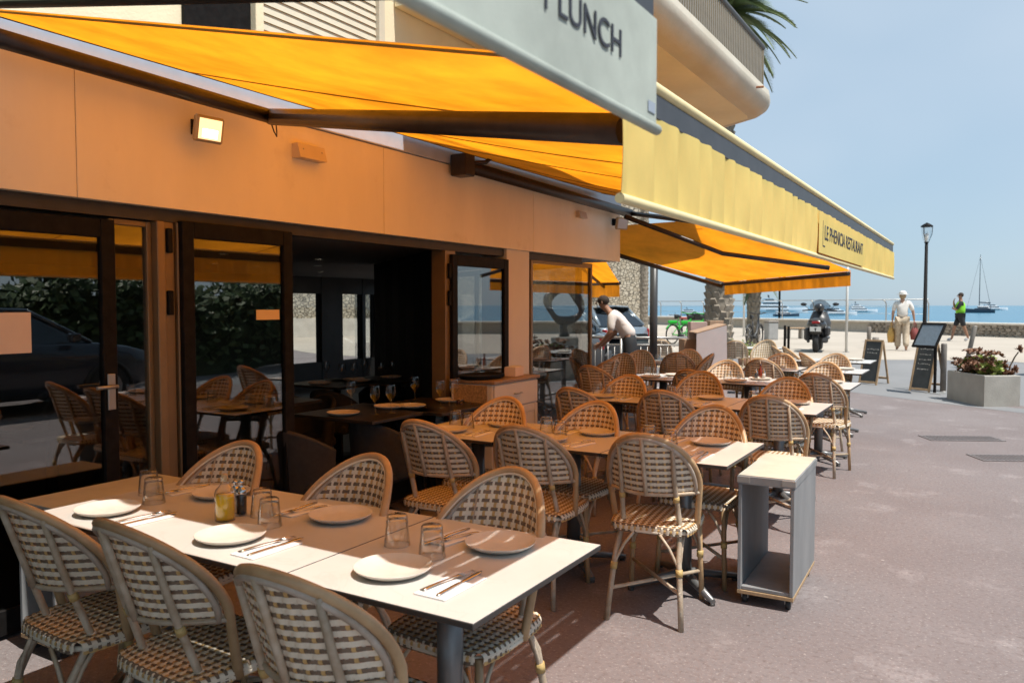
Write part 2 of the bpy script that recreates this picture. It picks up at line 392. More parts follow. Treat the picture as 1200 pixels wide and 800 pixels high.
nt.links.new(n1.outputs['Fac'], bp.inputs['Height']); nt.links.new(bp.outputs['Normal'], b.inputs['Normal'])
mx = nt.nodes.new('ShaderNodeMix'); mx.data_type = 'RGBA'; mx.inputs['A'].default_value = (0.03, 0.14, 0.24, 1); mx.inputs['B'].default_value = (0.045, 0.20, 0.30, 1)
nt.links.new(n3.outputs['Fac'], mx.inputs['Factor']); nt.links.new(mx.outputs['Result'], b.inputs['Base Color'])
g = MB()
def seafn(u, v):
    s = -30000+60000*u; w = -1.0-30000*(v**3)
    p = Vector((W0.x, W0.y, 0))+WD*s+WN*w; return (p.x, p.y, -2.0)
g.grid(seafn, 8, 24, smooth=False)
tag(g.build('sea', m_sea), kind='structure')

# low sea wall of rough stones with a pale coping
m_stone = mat('sea_wall_stone', (0.36, 0.30, 0.235), 0.9, col2=(0.24, 0.20, 0.16), vscale=3, bump=0.6, bscale=14, rnd=0.25)
m_cope = mat('pale_coping', (0.62, 0.57, 0.50), 0.85, var=0.1, vscale=3)
m_mortar = mat('mortar', (0.40, 0.36, 0.30), 0.95, var=0.1)
sw = thing('sea_wall', 'low rubble stone sea wall with pale coping along the promenade', 'wall', (W0.x, W0.y, 0), math.atan2(WD.y, WD.x))
# local x runs along the wall, local y positive is towards the sea when WD points left
YL = -1.0 if (Vector((-WD.y, WD.x, 0)).dot(WN) < 0) else 1.0     # land side sign of local y
YL = 1.0 if Vector((-WD.y, WD.x, 0)).dot(WN) > 0 else -1.0
g = MB(); g.box((-60, min(0, -YL*0.45), -2.3), (90, max(0, -YL*0.45), 0.70)); g.build('core', m_mortar, sw)
g = MB(); g.cbox((-60, min(YL*0.09, -YL*0.55), 0.70), (90, max(YL*0.09, -YL*0.55), 0.79), 0.02); g.build('coping', m_cope, sw)
rs = random.Random(3)
stone_meshes = []
for k in range(7):
    mb = MB(); n = 7; pts = []
    for i in range(n):
        a = 2*math.pi*i/n+rs.uniform(-.25, .25); pts.append((0.5*math.cos(a)*rs.uniform(.85, 1.1), 0.5*math.sin(a)*rs.uniform(.85, 1.1)))
    vs = [Vector((p[0], 0, p[1])) for p in pts]+[Vector((p[0]*.82, YL*1.0, p[1]*.82)) for p in pts]
    fs = [(i, (i+1) % n, n+(i+1) % n, n+i) for i in range(n)]+[tuple(range(n, 2*n))]
    mb.add(vs, fs); stone_meshes.append(mb.mesh('stone', m_stone))
nst = 0; x = -12.0
zrow = [0.27, 0.40, 0.54, 0.655]
for r_ in range(4):
    x = -9.0+rs.uniform(0, .3)
    while x < 7.0 and nst < 300:
        wd = rs.uniform(0.20, 0.42)
        o = bpy.data.objects.new('stone', rs.choice(stone_meshes)); COL.objects.link(o); o.parent = sw
        o.location = (x+wd/2, YL*0.003, zrow[r_]-0.02+rs.uniform(-.02, .02)); o.scale = (wd*1.02, 0.05+rs.random()*0.03, 0.145+rs.uniform(-.02, .03)); o.rotation_euler.y = rs.uniform(-.2, .2)
        x += wd; nst += 1
# steel railing on top of the wall further along
m_steel = mat('galvanised_steel', (0.42, 0.41, 0.39), 0.4, metal=0.6, var=0.1, vscale=6)
def to_wall(px):
    # s coordinate along the wall where the pixel column crosses it
    d = ray(px, 358); 
    A = Vector((W0.x, W0.y, 0)); den = d.x*WD.y-d.y*WD.x
    t = (A.x*WD.y-A.y*WD.x)/den
    return (CAM+d*t-A).dot(WD)
sr0, sr1 = to_wall(1083), to_wall(690)
rl = thing('promenade_railing', 'tall thin steel railing with bent post tops on the sea wall', 'railing', (W0.x, W0.y, 0), math.atan2(WD.y, WD.x))
g = MB(); ln = sr1-sr0
for hz, rr in ((1.78, 0.022), (1.45, 0.008), (1.12, 0.008)):
    gg = MB(); gg.tube([(sr0, -YL*0.3, hz), (sr1, -YL*0.3, hz)], rr, 6); gg.build('rail' if rr > .01 else 'cable', m_steel, rl)
npost = int(ln/2.2)
pm = MB(); pm.tube([(0, 0, 0), (0, 0, 0.80), (0.05, YL*0.04, 0.93), (0.14, YL*0.10, 1.0)], 0.03, 6); pme = pm.mesh('post', m_steel)
for i in range(npost+1):
    o = bpy.data.objects.new('post', pme); COL.objects.link(o); o.parent = rl; o.location = (sr0+ln*i/npost, -YL*0.3, 0.79)

# ================================================================== RESTAURANT BUILDING
XF = -3.70
bld = thing('restaurant_building', 'restaurant front with white fascia, dark glass doors and cream upper storeys', 'building', (XF, 3.5, 0))
BO = Vector(bld.location)
def bpart(mb, name, m, parent=None):
    o = mb.build(name, m, parent or bld)
    if parent is None: o.location = -BO
    return o
CORN = Vector((XF-0.08, 7.85, 0))
SEA_END = CORN+UDIR*10.5
# upper storeys
up = MB(); upoly = [(XF-0.02, -9), (XF-0.02, 7.86), (SEA_END.x, SEA_END.y), (-15.5, SEA_END.y-2), (-15.5, -9)]
up.prism(upoly, 2.64, 11.0); bpart(up, 'upper_storey', m_stucco)
# fascia in panels
ys = [-9.0]+[at_x(px, 240, XF).y for px in (91, 450, 625, 727)]
for i in range(4):
    g = MB(); g.cbox((XF-0.05, ys[i]+0.002, 2.01), (XF, ys[i+1]-0.002, 2.62), 0.002); bpart(g, 'fascia_panel', mat('fascia_cream', (0.86, 0.77, 0.60), 0.5, var=0.06, vscale=1.3, bump=0.05, bscale=9, stretch=(1, 1.6, .45)))
YE = ys[-1]
add_speckle(MATS['fascia_cream'], (0.66, 0.55, 0.40), 2.2, 0.60, 0.85)
g = MB(); g.box((XF-0.9, YE-0.05, 2.012), (XF-0.052, YE-0.002, 2.62)); bpart(g, 'fascia_return', m_white)
m_soff = mat('soffit_grey', (0.30, 0.295, 0.29), 0.7, var=0.08)
g = MB(); g.box((XF-0.50, -9, 2.02), (XF-0.05, YE-0.06, 2.05)); bpart(g, 'soffit', m_soff)
g = MB(); g.prism([(XF-0.052, 7.86), (XF-0.052, YE-0.06), (XF-0.9, YE-0.06), (XF-0.9, 8.6)], 2.03, 2.6); bpart(g, 'overhang_core', m_soff)
m_flash = mat('skylight_tinted_flashing', (0.46, 0.51, 0.60), 0.4, var=0.05)  # white flashing; the blue of the skylight is put into its colour
g = MB(); g.box((XF-0.03, -9, 2.625), (XF+0.015, YE-0.01, 2.775)); bpart(g, 'flashing', m_flash)
g = MB(); g.box((XF-0.16, -9, 1.945), (XF-0.06, 7.8, 2.018)); bpart(g, 'door_head', mat('dark_head', (0.05, 0.045, 0.04), 0.6, var=0.15))
# glazing
GX = XF-0.11
def yat(px, x=GX): return at_x(px, 358, x).y
def leaf(px0, px1, x, z0, z1, name='door', st=0.075, rail=0.09, handle=None, y0=None, y1=None, mt=m_black, pane=m_pane, th=0.045):
    a = yat(px0, x) if y0 is None else y0; c = yat(px1, x) if y1 is None else y1
    f = MB()
    f.cbox((x-th/2, a, z0), (x+th/2, a+st, z1), 0.004); f.cbox((x-th/2, c-st, z0), (x+th/2, c, z1), 0.004)
    f.cbox((x-th/2+.001, a+st, z1-rail), (x+th/2-.001, c-st, z1), 0.004); f.cbox((x-th/2+.001, a+st, z0), (x+th/2-.001, c-st, z0+rail*1.3), 0.004)
    o = bpart(f, name, mt)
    p = MB(); p.box((x-0.004, a+st-.003, z0+rail*1.3-.003), (x+0.004, c-st+.003, z1-rail+.003)); bpart(p, 'pane', pane, o)
    if handle:
        h = MB(); yy = handle
        h.cbox((x+th/2-.001, yy-.02, 0.98), (x+th/2+.010, yy+.02, 1.16), 0.003); h.tube([(x+th/2+.01, yy, 1.10), (x+th/2+.055, yy, 1.10), (x+th/2+.06, yy-.11, 1.10)], 0.009, 8)
        bpart(h, 'handle', m_steel, o)
    return o
ZT = 1.945
yL1 = yat(128)
leaf(0, 0, GX+0.04, 0.02, ZT-0.02, 'door', y0=-0.25, y1=yL1, handle=yL1-0.04)
leaf(0, 0, GX+0.04, 0.02, ZT-0.02, 'door', y0=-1.60, y1=-0.26)
leaf(126, 176, GX, 0.02, ZT-0.005, 'fixed_light', st=0.028, rail=0.03, mt=m_bronze)
for a, c, d in ((176, 186, 0.07), (187, 199, 0.05), (200, 213, 0.065)):
    g = MB(); g.cbox((GX-0.05, yat(a), 0.0), (GX+d, yat(c)-0.003, ZT), 0.004); bpart(g, 'door_post', m_bronze)
for zz in (1.78, 1.45):
    g = MB(); g.cbox((GX+0.051, yat(188), zz), (GX+0.075, yat(194), zz+0.13), 0.004); bpart(g, 'hinge', m_black)
L2 = leaf(212, 341, GX+0.075, 0.02, ZT+0.01, 'door')
g = MB(); yy = yat(330, GX+.08); g.box((GX+0.080, yy-0.20, 1.415), (GX+0.0815, yy-0.02, 1.475)); bpart(g, 'sticker', mat('sticker', (0.75, 0.55, 0.28), 0.6), L2)
g = MB(); g.cbox((GX-0.08, yat(515), 0.0), (GX+0.06, yat(527), ZT), 0.004); bpart(g, 'door_post', m_bronze)
for zz in (1.72, 1.5):
    g = MB(); g.cbox((GX+0.06, yat(517), zz), (GX+0.085, yat(522), zz+0.12), 0.004); bpart(g, 'hinge', m_black)
leaf(528, 594, GX+0.07, 0.02, ZT-0.03, 'door')
g = MB(); g.box((XF-0.30, yat(595, XF-.02), 0.0), (XF-0.03, yat(620, XF-.03), 2.019)); bpart(g, 'wall_pier', m_white)
leaf(620, 692, GX, 0.12, ZT+0.02, 'window', st=0.04, rail=0.05, mt=m_bronze)
g = MB(); g.box((GX-0.05, yat(620), 0.0), (GX+0.04, yat(692), 0.118)); bpart(g, 'window_sill', m_grey)
# paper notice on the first door
g = MB(); g.box((GX+0.046, yat(-14, GX+.045), at_x(20, 414, GX+.045).z), (GX+0.047, yat(35.5, GX+.045), at_x(20, 366, GX+.045).z))
bpart(g, 'paper_notice', mat('paper', (0.72, 0.60, 0.52), 0.8, var=0.03))
# sea-side glazing along the slanting wall
for i in range(7):
    a = CORN+UDIR*(0.06+1.48*i); Mx = Matrix.Translation(a) @ Matrix.Rotation(math.atan2(UDIR.y, UDIR.x), 4, 'Z')
    f = MB()
    f.cbox((0, -0.03, 0.02), (0.05, 0.03, 2.0), 0.004, M=Mx); f.box((0.05, -0.029, 1.93), (1.48, 0.029, 2.0), M=Mx); f.box((0.05, -0.029, 0.02), (1.48, 0.029, 0.12), M=Mx)
    o = bpart(f, 'window', m_bronze); p = MB(); p.box((0.05, -0.004, 0.12), (1.48, 0.004, 1.93), M=Mx); bpart(p, 'pane', glass_pane('sea_glass', (0.80, 0.82, 0.82), 1.0, 0.05), o)
g = MB(); c0 = CORN+UDIR*0.0; c1 = SEA_END; off = NDIR*0.12
g.prism([(c0.x, c0.y), ((c0+off).x, (c0+off).y), ((c1+off).x, (c1+off).y), (c1.x, c1.y)][::-1], 2.02, 2.62); bpart(g, 'fascia_return', m_white)
# interior shell
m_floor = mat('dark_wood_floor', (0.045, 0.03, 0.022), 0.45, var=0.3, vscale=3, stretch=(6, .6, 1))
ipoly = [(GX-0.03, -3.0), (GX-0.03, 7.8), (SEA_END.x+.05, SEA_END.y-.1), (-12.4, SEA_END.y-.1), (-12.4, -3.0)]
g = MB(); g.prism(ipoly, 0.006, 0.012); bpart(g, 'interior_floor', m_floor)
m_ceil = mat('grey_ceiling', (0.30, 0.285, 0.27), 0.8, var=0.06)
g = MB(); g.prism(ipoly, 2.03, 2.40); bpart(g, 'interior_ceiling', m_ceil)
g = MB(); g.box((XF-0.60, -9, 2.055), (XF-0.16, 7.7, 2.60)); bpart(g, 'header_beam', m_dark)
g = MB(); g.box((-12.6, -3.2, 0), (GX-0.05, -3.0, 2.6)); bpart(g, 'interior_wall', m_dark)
# back wall with window openings
XB = -10.6
def ybk(px): return at_x(px, 358, XB).y
holes = [(ybk(337), ybk(377)), (ybk(401), ybk(425)), (ybk(428), ybk(440))]
segs = [(-3.0, holes[0][0]), (holes[0][1], holes[1][0]), (holes[1][1], holes[2][0]), (holes[2][1], SEA_END.y+1.5)]
for a, c in segs:
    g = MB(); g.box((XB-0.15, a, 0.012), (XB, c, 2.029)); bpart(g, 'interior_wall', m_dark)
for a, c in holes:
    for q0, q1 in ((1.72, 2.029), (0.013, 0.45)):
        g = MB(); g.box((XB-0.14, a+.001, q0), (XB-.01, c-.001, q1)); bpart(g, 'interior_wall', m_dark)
    o = MB(); o.cbox((XB-.1, a, .45), (XB-.04, a+.06, 1.72), .004); o.cbox((XB-.1, c-.06, .45), (XB-.04, c, 1.72), .004); fo = bpart(o, 'window', m_black)
    p = MB(); p.box((XB-.072, a+.06, .45), (XB-.068, c-.06, 1.72)); bpart(p, 'pane', glass_pane('sea_glass'), fo)
# pleated dark partition with alternating stripes
pA, pB = at_depth(441, 330, 10.2), at_depth(520, 330, 7.25); pA.z = pB.z = 0
nn = 9; m_s1 = mat('stripe_black', (0.012, 0.012, 0.013), 0.8); m_s2 = mat('stripe_charcoal', (0.035, 0.034, 0.034), 0.8)
pd = (pB-pA); ang = math.atan2(pd.y, pd.x); Lp = pd.length
for i in range(nn):
    Mx = Matrix.Translation(pA) @ Matrix.Rotation(ang, 4, 'Z'); g = MB()
    g.cbox((Lp*i/nn, -0.03, 0.013), (Lp*(i+1)/nn-.004, 0.03+(i % 2)*0.012, 2.028), .004, M=Mx); bpart(g, 'striped_panel', m_s1 if i % 2 == 0 else m_s2)
# lit ceiling spots (seen glowing in the photograph)
m_spot = mat('lit_spot', (1, 1, 1), 0.5, emit=(1.0, 0.86, 0.66), estr=14)
for k, (px, py) in enumerate([(374, 303), (372, 311), (375, 318), (373, 323), (128, 285), (262, 297), (250, 308), (300, 312)]):
    p = at_z(px, py, 2.029); t = thing('ceiling_spot', 'small lit round ceiling spot inside the dark dining room', 'spotlight', (p.x, p.y, 2.03), group='lit spots in the dining room ceiling')
    g = MB(); g.lathe([(0.05, 0), (0.05, -0.008), (0.036, -0.010), (0.034, -0.002)], 14); g.build('trim_ring', m_steel, t)
    g = MB(); g.lathe([(0.034, -0.003), (0.001, -0.003)], 12); g.build('lamp_face', m_spot, t)
# upper-storey window with slatted shutter
ya, yb, yc = at_x(215, 12, XF).y, at_x(293, 12, XF).y, at_x(437, 20, XF).y
g = MB(); g.box((XF-.015, ya, 2.95), (XF+.005, yb, 4.3)); wdw = bpart(g, 'window', m_black)
g = MB(); g.cbox((XF-.018, yb, 2.90), (XF+.05, yb+.06, 4.3), .004); bpart(g, 'frame', m_stucco, wdw)
shf = MB(); shf.cbox((XF-.018, yc, 2.90), (XF+.06, yc+.06, 4.3), .004); sh = bpart(shf, 'shutter', mat('cream_shutter', (0.62, 0.57, 0.46), 0.6, var=0.05))
for i in range(26):
    z = 2.92+0.05*i; g = MB(); g.add([(XF-.010, yb+.06, z), (XF+.028, yb+.06, z-.006), (XF+.028, yc, z-.006), (XF-.010, yc, z), (XF-.012, yb+.06, z+.047), (XF+.018, yb+.06, z+.044), (XF+.018, yc, z+.044), (XF-.012, yc, z+.047)],
        [(0, 1, 2, 3), (4, 7, 6, 5), (1, 5, 6, 2), (0, 4, 5, 1), (3, 2, 6, 7)]); bpart(g, 'slat', MATS['cream_shutter'], sh)
# balcony slab with rounded nose, slanting end and bar railing
ZB = 3.65
PN = at_z(888, 137, ZB); XBAL = PN.x
endc = Vector((XBAL, PN.y, 0))
bal = MB(); prof = [(0.0, 0.0), (0.10, 0.0)]      # (outwards, up) of the nose
for i in range(1, 19):
    a = -math.pi/2+math.pi*i/18*0.5; prof.append((0.10+0.17*math.cos(a)-0.0, 0.17+0.17*math.sin(a)))
prof += [(0.26, 0.235), (0.235, 0.25), (0.14, 0.25), (0.0, 0.25)]
path = [Vector((XBAL, yc+0.25, 0)), endc-Vector((0, .18, 0)), endc-Vector((.02, .05, 0)), endc+UDIR*0.12, endc+UDIR*2.6]
outs = [Vector((1, 0, 0)), Vector((1, .06, 0)).normalized(), Vector((.9, .45, 0)).normalized(), (NDIR+Vector((.2, 0, 0))).normalized(), NDIR]
vs = []; K = len(prof)
for p, o_ in zip(path, outs):
    for (a, h) in prof: vs.append((p.x+o_.x*(a-.1), p.y+o_.y*(a-.1), ZB+h))
fs = [(i*K+j, (i+1)*K+j, (i+1)*K+(j+1) % K, i*K+(j+1) % K) for i in range(len(path)-1) for j in range(K)]
fs += [tuple(range(K-1, -1, -1)), tuple((len(path)-1)*K+j for j in range(K))]
bal.add(vs, fs, 0, False); bo = bpart(bal, 'balcony', m_concw)
g = MB(); q = endc+UDIR*2.6
g.prism([(XBAL-.09, yc+.25), (XBAL-.09, endc.y-.12), (endc.x-.12, endc.y+.02), (q.x-.05, q.y-.07), (XF-.01, 7.0), (XF-.01, yc+.25)], ZB-0.003, ZB+0.24); bpart(g, 'slab', m_stucco, bo)
m_rail = mat('dark_rail', (0.075, 0.07, 0.068), 0.5, var=0.1)
m_bal = mat('taupe_bars', (0.24, 0.21, 0.17), 0.55, var=0.08)
rp0, rp1, rp2 = Vector((XBAL+.06, yc+.3, ZB+.25)), Vector((XBAL+.06, endc.y-.06, ZB+.25)), endc+UDIR*2.4+Vector((0, 0, ZB+.25))
for dz, rr in ((0.03, .018), (0.50, .032)):
    g = MB(); z = Vector((0, 0, dz)); g.tube([rp0+z, rp1+z, rp2+z], rr, 8); bpart(g, 'rail', m_rail, bo)
bm_ = MB(); bm_.box((-.006, -.016, 0), (.006, .016, .48)); bme = bm_.mesh('baluster', m_bal)
def bars(a, c, n):
    for i in range(n):
        p = a.lerp(c, i/n); o = bpy.data.objects.new('baluster', bme); COL.objects.link(o); o.parent = bo; o.location = p+Vector((0, 0, .03)); o.rotation_euler.z = math.atan2((c-a).y, (c-a).x)-math.pi/2
ystart = 3.6
bars(Vector((rp0.x, ystart, rp0.z)), rp1, int((rp1.y-ystart)/.062)); bars(rp1, rp2, 36)
g = MB(); g.tube([(XBAL+.13, endc.y-.75, ZB+.14), (XBAL+.24, endc.y-.75, ZB+.13)], .012, 8); bpart(g, 'drain_spout', mat('rust', (.35, .16, .08), .8), bo)
# flood lamps and small boxes on the fascia
def floodlight(px, py, x, s, label, lit, yawl):
    p = at_x(px, py, x); t = thing('floodlight', label, 'floodlight', p, yawl)
    g = MB(); g.cbox((-.03*s, -.095*s, -.08*s), (.015*s, .095*s, .08*s), .012*s); h = g.build('housing', mat('beige_alloy', (.42, .34, .22), .5, metal=.2), t); h.rotation_euler.y = R(12)
    g = MB(); g.box((.015*s, -.075*s, -.062*s), (.0165*s, .075*s, .062*s)); f = g.build('lamp_face', mat('lit_flood', (1, .9, .7), .4, emit=(1, .74, .36), estr=1.0) if lit else mat('flood_glass', (.6, .62, .63), .15), t); f.rotation_euler.y = R(12)
    if lit:
        g = MB(); g.box((.0166*s, -.05*s, -.05*s), (.0172*s, .05*s, .0*s)); c = g.build('lit_element', mat('lit_hot', (1, 1, .9), .4, emit=(1, .93, .75), estr=5), t); c.rotation_euler.y = R(12)
    g = MB(); g.tube([(-.03*s, 0, 0), (XF-p.x+.005, 0, .03)], .013*s, 8); g.box((XF-p.x+.001, -.03*s, -.01), (XF-p.x+.012, .03*s, .07)); g.build('bracket', m_black, t)
floodlight(245, 152, XF+.14, 0.86, 'lit square floodlight glowing on the orange-lit fascia', True, R(-8))
floodlight(729, 262, XF+.16, 0.85, 'unlit silver floodlight at the end corner of the fascia', False, R(-30))
m_box = mat('cream_plastic', (0.62, 0.50, 0.36), 0.5, var=.05)
for (px, py, s, lab) in ((358, 180, 1.0, 'cream wedge-shaped alarm box on fascia beside the lit floodlight'), (679, 252, 0.75, 'cream wedge-shaped box near the end corner of the fascia')):
    p = at_x(px, py, XF); t = thing('alarm_box', lab, 'alarm box', p)
    g = MB(); M_ = Matrix.Rotation(math.pi/2, 4, 'X')
    g.prism([(0.001, .045*s), (.05*s, .045*s), (.075*s, -.045*s), (.001, -.045*s)], -.115*s, .115*s, M=M_); g.build('casing', m_box, t)
    for yy in (-.08, .08):
        h = MB(); h.lathe([(.005, 0), (.005, .002), (.001, .003)], 8); o = h.build('screw', m_steel, t); o.location = (.064*s, yy*s, .01); o.rotation_euler.y = R(75)

# ================================================================== AWNINGS
m_yel = cloth_mat('yellow_canvas', (0.92, 0.74, 0.29), (0.97, 0.55, 0.10), 0.80, 0.20)
m_val = cloth_mat('yellow_valance_canvas', (0.87, 0.725, 0.265), (0.90, 0.54, 0.07), 0.28, 0.10)
m_lun = cloth_mat('pale_grey_canvas', (0.66, 0.72, 0.66), (0.45, 0.47, 0.40), 0.35, 0.26)
m_bar = mat('grey_front_bar', (0.055, 0.055, 0.06), 0.45, var=0.15, vscale=12, metal=0.2)
m_arm = mat('dark_brown_arm', (0.035, 0.026, 0.022), 0.42, var=0.25, vscale=14, metal=0.2)
m_cream = mat('cream_hem', (0.80, 0.68, 0.38), 0.7, var=.06)
m_ink = mat('dark_lettering', (0.035, 0.04, 0.055), 0.8)
XV = -0.735; YB0, YB1 = 1.72, 8.02; ZWALL = 2.742
ZV0 = at_x(900, 286, XV).z; ZV0 = 1.5+0.33*abs(XV); ZVT = 1.5+0.77*abs(XV)
ZB_TOP = ZVT-0.004
def arm(parent, pts, r=.026):
    g = MB(); g.tube(pts, r, 10, flat=1.0); return g.build('arm', m_arm, parent)
def hem_noise(y): return 0.006*math.sin(y*31)+0.005*math.sin(y*53+1)+0.003*math.sin(y*97+2)
def valance(parent, a, c, ztop, zbot, out, mt, name='valance', seed=0, amp=1.0, droop=0.0):
    # hanging strip with vertical folds between two plan points
    L = (c-a).length; d = (c-a)/L; nu = max(12, int(L/0.014)); mb = MB(); rv = random.Random(seed); ph = [rv.uniform(0, 6) for _ in range(4)]
    def fn(u, v):
        s = u*L; p = a+d*s
        w = amp*(0.0085*math.sin(s*38+ph[0]+1.6*math.sin(s*5+ph[2]))+0.0045*math.sin(s*67+ph[1])+0.006*math.sin(s*11+ph[3]))*(0.35+0.65*math.sin(math.pi*min(1, .1+.8*v)))
        q = p+out*w
        zt = ztop if not callable(ztop) else ztop(u); zb = zbot if not callable(zbot) else zbot(u)
        return (q.x, q.y, zt+(zb-zt)*v-droop*math.sin(math.pi*u)*v)
    mb.sheet(fn, nu, 8, -out*0.002); return mb.build(name, mt, parent)
# --- awning over the tables
awB = thing('awning', 'long yellow folding-arm awning with lettered front valance over the tables', 'awning', (XF, YB0, 0)); OB = Vector(awB.location)
def under(o): o.location = -OB; return o
def bcl(x): return ZB_TOP+(ZWALL-ZB_TOP)*(XV-0.02-x)/(XV-0.02-XF)
mb = MB()
def clothB(u, v):
    x = XF+.07+(XV-.03-XF-.07)*v; y = YB0+(YB1-YB0)*u
    sag = -0.05*math.sin(math.pi*v)*min(1, 3*math.sin(math.pi*u))*(0.8+0.2*math.cos(u*19))-0.010*math.sin(math.pi*v)*math.sin(u*2*math.pi*5)
    return (x, y, bcl(x)+sag)
mb.sheet(clothB, 64, 14, (0, 0, 0.0025)); under(mb.build('canvas', m_yel, awB))
# stitched seams across the canvas
for k in range(1, 6):
    u = k/6; g = MB(); pts = [Vector(clothB(u, j/14))-Vector((0, 0, .002)) for j in range(15)]; g.tube(pts, .0035, 4, flat=2.5); under(g.build('seam', cloth_mat('seam_canvas', (.55, .36, .10), (.5, .2, .02), .3), awB))
for yy in (YB0+.012, YB1-.012):
    g = MB(); g.tube([Vector(clothB((yy-YB0)/(YB1-YB0), j/14))-Vector((0, 0, .004)) for j in range(15)], .005, 4, flat=2); under(g.build('side_hem', MATS['seam_canvas'], awB))
g = MB(); g.cbox((XV-.03, YB0, ZVT-.088), (XV-.004, YB1, ZVT-.022), .004); under(g.build('front_bar', m_bar, awB))
g = MB(); g.tube([(XV-.012, YB0-.004, ZVT-.008), (XV-.012, YB1+.004, ZVT-.008)], .016, 10); under(g.build('front_roll', m_cream, awB))
under(valance(awB, Vector((XV, YB0, 0)), Vector((XV, YB1, 0)), ZVT-.084, ZV0+.014, Vector((1, 0, 0)), m_val, seed=4, amp=.8))
g = MB(); g.tube([(XV+.001, YB0, ZV0+.006), (XV+.001, YB1, ZV0+.006)], .0125, 10); under(g.build('hem_rod', m_cream, awB))
yT0, yT1 = at_x(955, 300, XV).y, at_x(1009, 300, XV).y
g = MB(); g.box((XV+.0160, yT0, ZV0+.02), (XV+.0175, yT1, ZVT-.097)); pan = under(g.build('sign_panel', m_val, awB))
YTX = (at_x(963, 280, XV).y+at_x(1007, 290, XV).y)/2
tx = text_mesh('lettering', 'LE PHENICIA RESTAURANT', 0.105, m_ink, pan, xs=1.0, space=0.98); wdt = tx.dimensions.x
bpy.context.view_layer.update(); wdt = max(v.co.x for v in tx.data.vertices)-min(v.co.x for v in tx.data.vertices)
tx.scale.x = 1.46/wdt; tx.location = (XV+.0186, YTX, (ZV0+ZVT)/2-.035); tx.rotation_euler = (math.pi/2, 0, math.pi/2); tx['kind'] = 'stuff'
g = MB(); yb_ = YTX-.78; zc = (ZV0+ZVT)/2-.035
g.box((XV+.0178, yb_, zc-.07), (XV+.0186, yb_+.006, zc+.06)); g.box((XV+.0178, yb_+.0061, zc-.07), (XV+.0186, yb_+.07, zc-.064)); g.build('sign_bracket', m_ink, pan)
# arms
e1 = at_x(318, 137, XF+.16); s1 = at_x(-60, 28, XF+.16); f1 = at_x(735, 152, XV-.16)
a1 = arm(awB, [s1, e1], .042); under(a1); a1b = arm(awB, [e1, f1], .046); under(a1b)
g = MB(); g.ball(e1, .046, 10, 8); under(g.build('elbow', m_arm, awB))
g = MB(); g.tube([e1+Vector((0, 0, -.04)), e1+Vector((.015, .005, -.085)), e1+Vector((.02, .02, -.11)), e1+Vector((.01, .03, -.08)), e1+Vector((0, .035, -.04))], .004, 6); under(g.build('cable_loop', m_arm, awB))
s2 = at_x(547, 195, XF+.12); e2 = at_x(738, 250, XF+.12); f2 = Vector((XV-.06, 6.6, ZVT-.09))
under(arm(awB, [s2, e2], .052)); under(arm(awB, [e2, f2], .026))
g = MB(); g.cbox((XF+.02, s2.y-.09, s2.z-.08), (XF+.17, s2.y+.05, s2.z+.09), .01); under(g.build('shoulder_bracket', m_arm, awB))
g = MB(); g.tube([s2+Vector((.02, .05, .03)), s2+Vector((.08, .16, .05)), s2+Vector((.10, .22, .10))], .018, 8); under(g.build('spring', m_arm, awB))
g = MB(); g.tube([(XF+.073, YB0-.02, bcl(XF+.07)+.006), (XF+.073, YB1, bcl(XF+.07)+.006)], .012, 8); under(g.build('rear_rod', m_arm, awB))
# --- neighbouring grey awning, its end just inside the picture
XL = -0.55; YA1 = 1.49; ZL0 = at_x(768, 157, XL).z
YA1 = at_x(769, 100, XL).y
awA = thing('awning', 'neighbouring awning with pale grey valance lettered LUNCH', 'awning', (XF, YA1, 0)); OA = Vector(awA.location)
def undA(o): o.location = -OA; return o
ZAT = ZL0+0.285
def acl(x): return ZAT+(2.665-ZAT)*(XL-x)/(XL-XF)
mb = MB()
mb.sheet(lambda u, v: (XF+.02+(XL-.02-XF-.02)*v, -4.5+(YA1+4.5)*u, acl(XF+.02+(XL-.02-XF-.02)*v)-0.03*math.sin(math.pi*v)*min(1, 4*(1-u))), 30, 10, (0, 0, .003)); undA(mb.build('canvas', m_lun, awA))
g = MB(); g.cbox((XL-.03, -4.5, ZAT-.08), (XL-.005, YA1, ZAT-.006), .004); undA(g.build('front_bar', m_bar, awA))
undA(valance(awA, Vector((XL, -4.5, 0)), Vector((XL, YA1, 0)), ZAT-.07, ZL0+.012, Vector((1, 0, 0)), m_lun, seed=9, amp=.05))
g = MB(); g.tube([(XL+.001, -4.5, ZL0+.008), (XL+.001, YA1+.004, ZL0+.008)], .010, 10); undA(g.build('hem_rod', m_lun, awA))
g = MB(); g.box((XL+.0014, YA1-.045, ZL0+.035), (XL+.0022, YA1-.010, ZL0+.055)); undA(g.build('maker_tag', mat('grey_tag', (.33, .38, .45), .6), awA))
y0_, y1_ = at_x(654, 10, XL).y, at_x(727, 50, XL).y
tx = text_mesh('lettering', 'LUNCH', 0.066, m_ink, awA); wdt = max(v.co.x for v in tx.data.vertices)-min(v.co.x for v in tx.data.vertices)
tx.scale.x = (y1_-y0_)/wdt; tx.rotation_euler = (math.pi/2, 0, math.pi/2); tx.location = Vector((XL+.0018, (y0_+y1_)/2, at_x(692, 29, XL).z))-OA; split_letters(tx)
g = MB(); yq = at_x(639, 8, XL).y; zq = at_x(692, 29, XL).z; g.box((XL+.0012, yq-.004, zq-.023), (XL+.0022, yq+.003, zq+.023)); undA(g.build('letter', m_ink, awA))
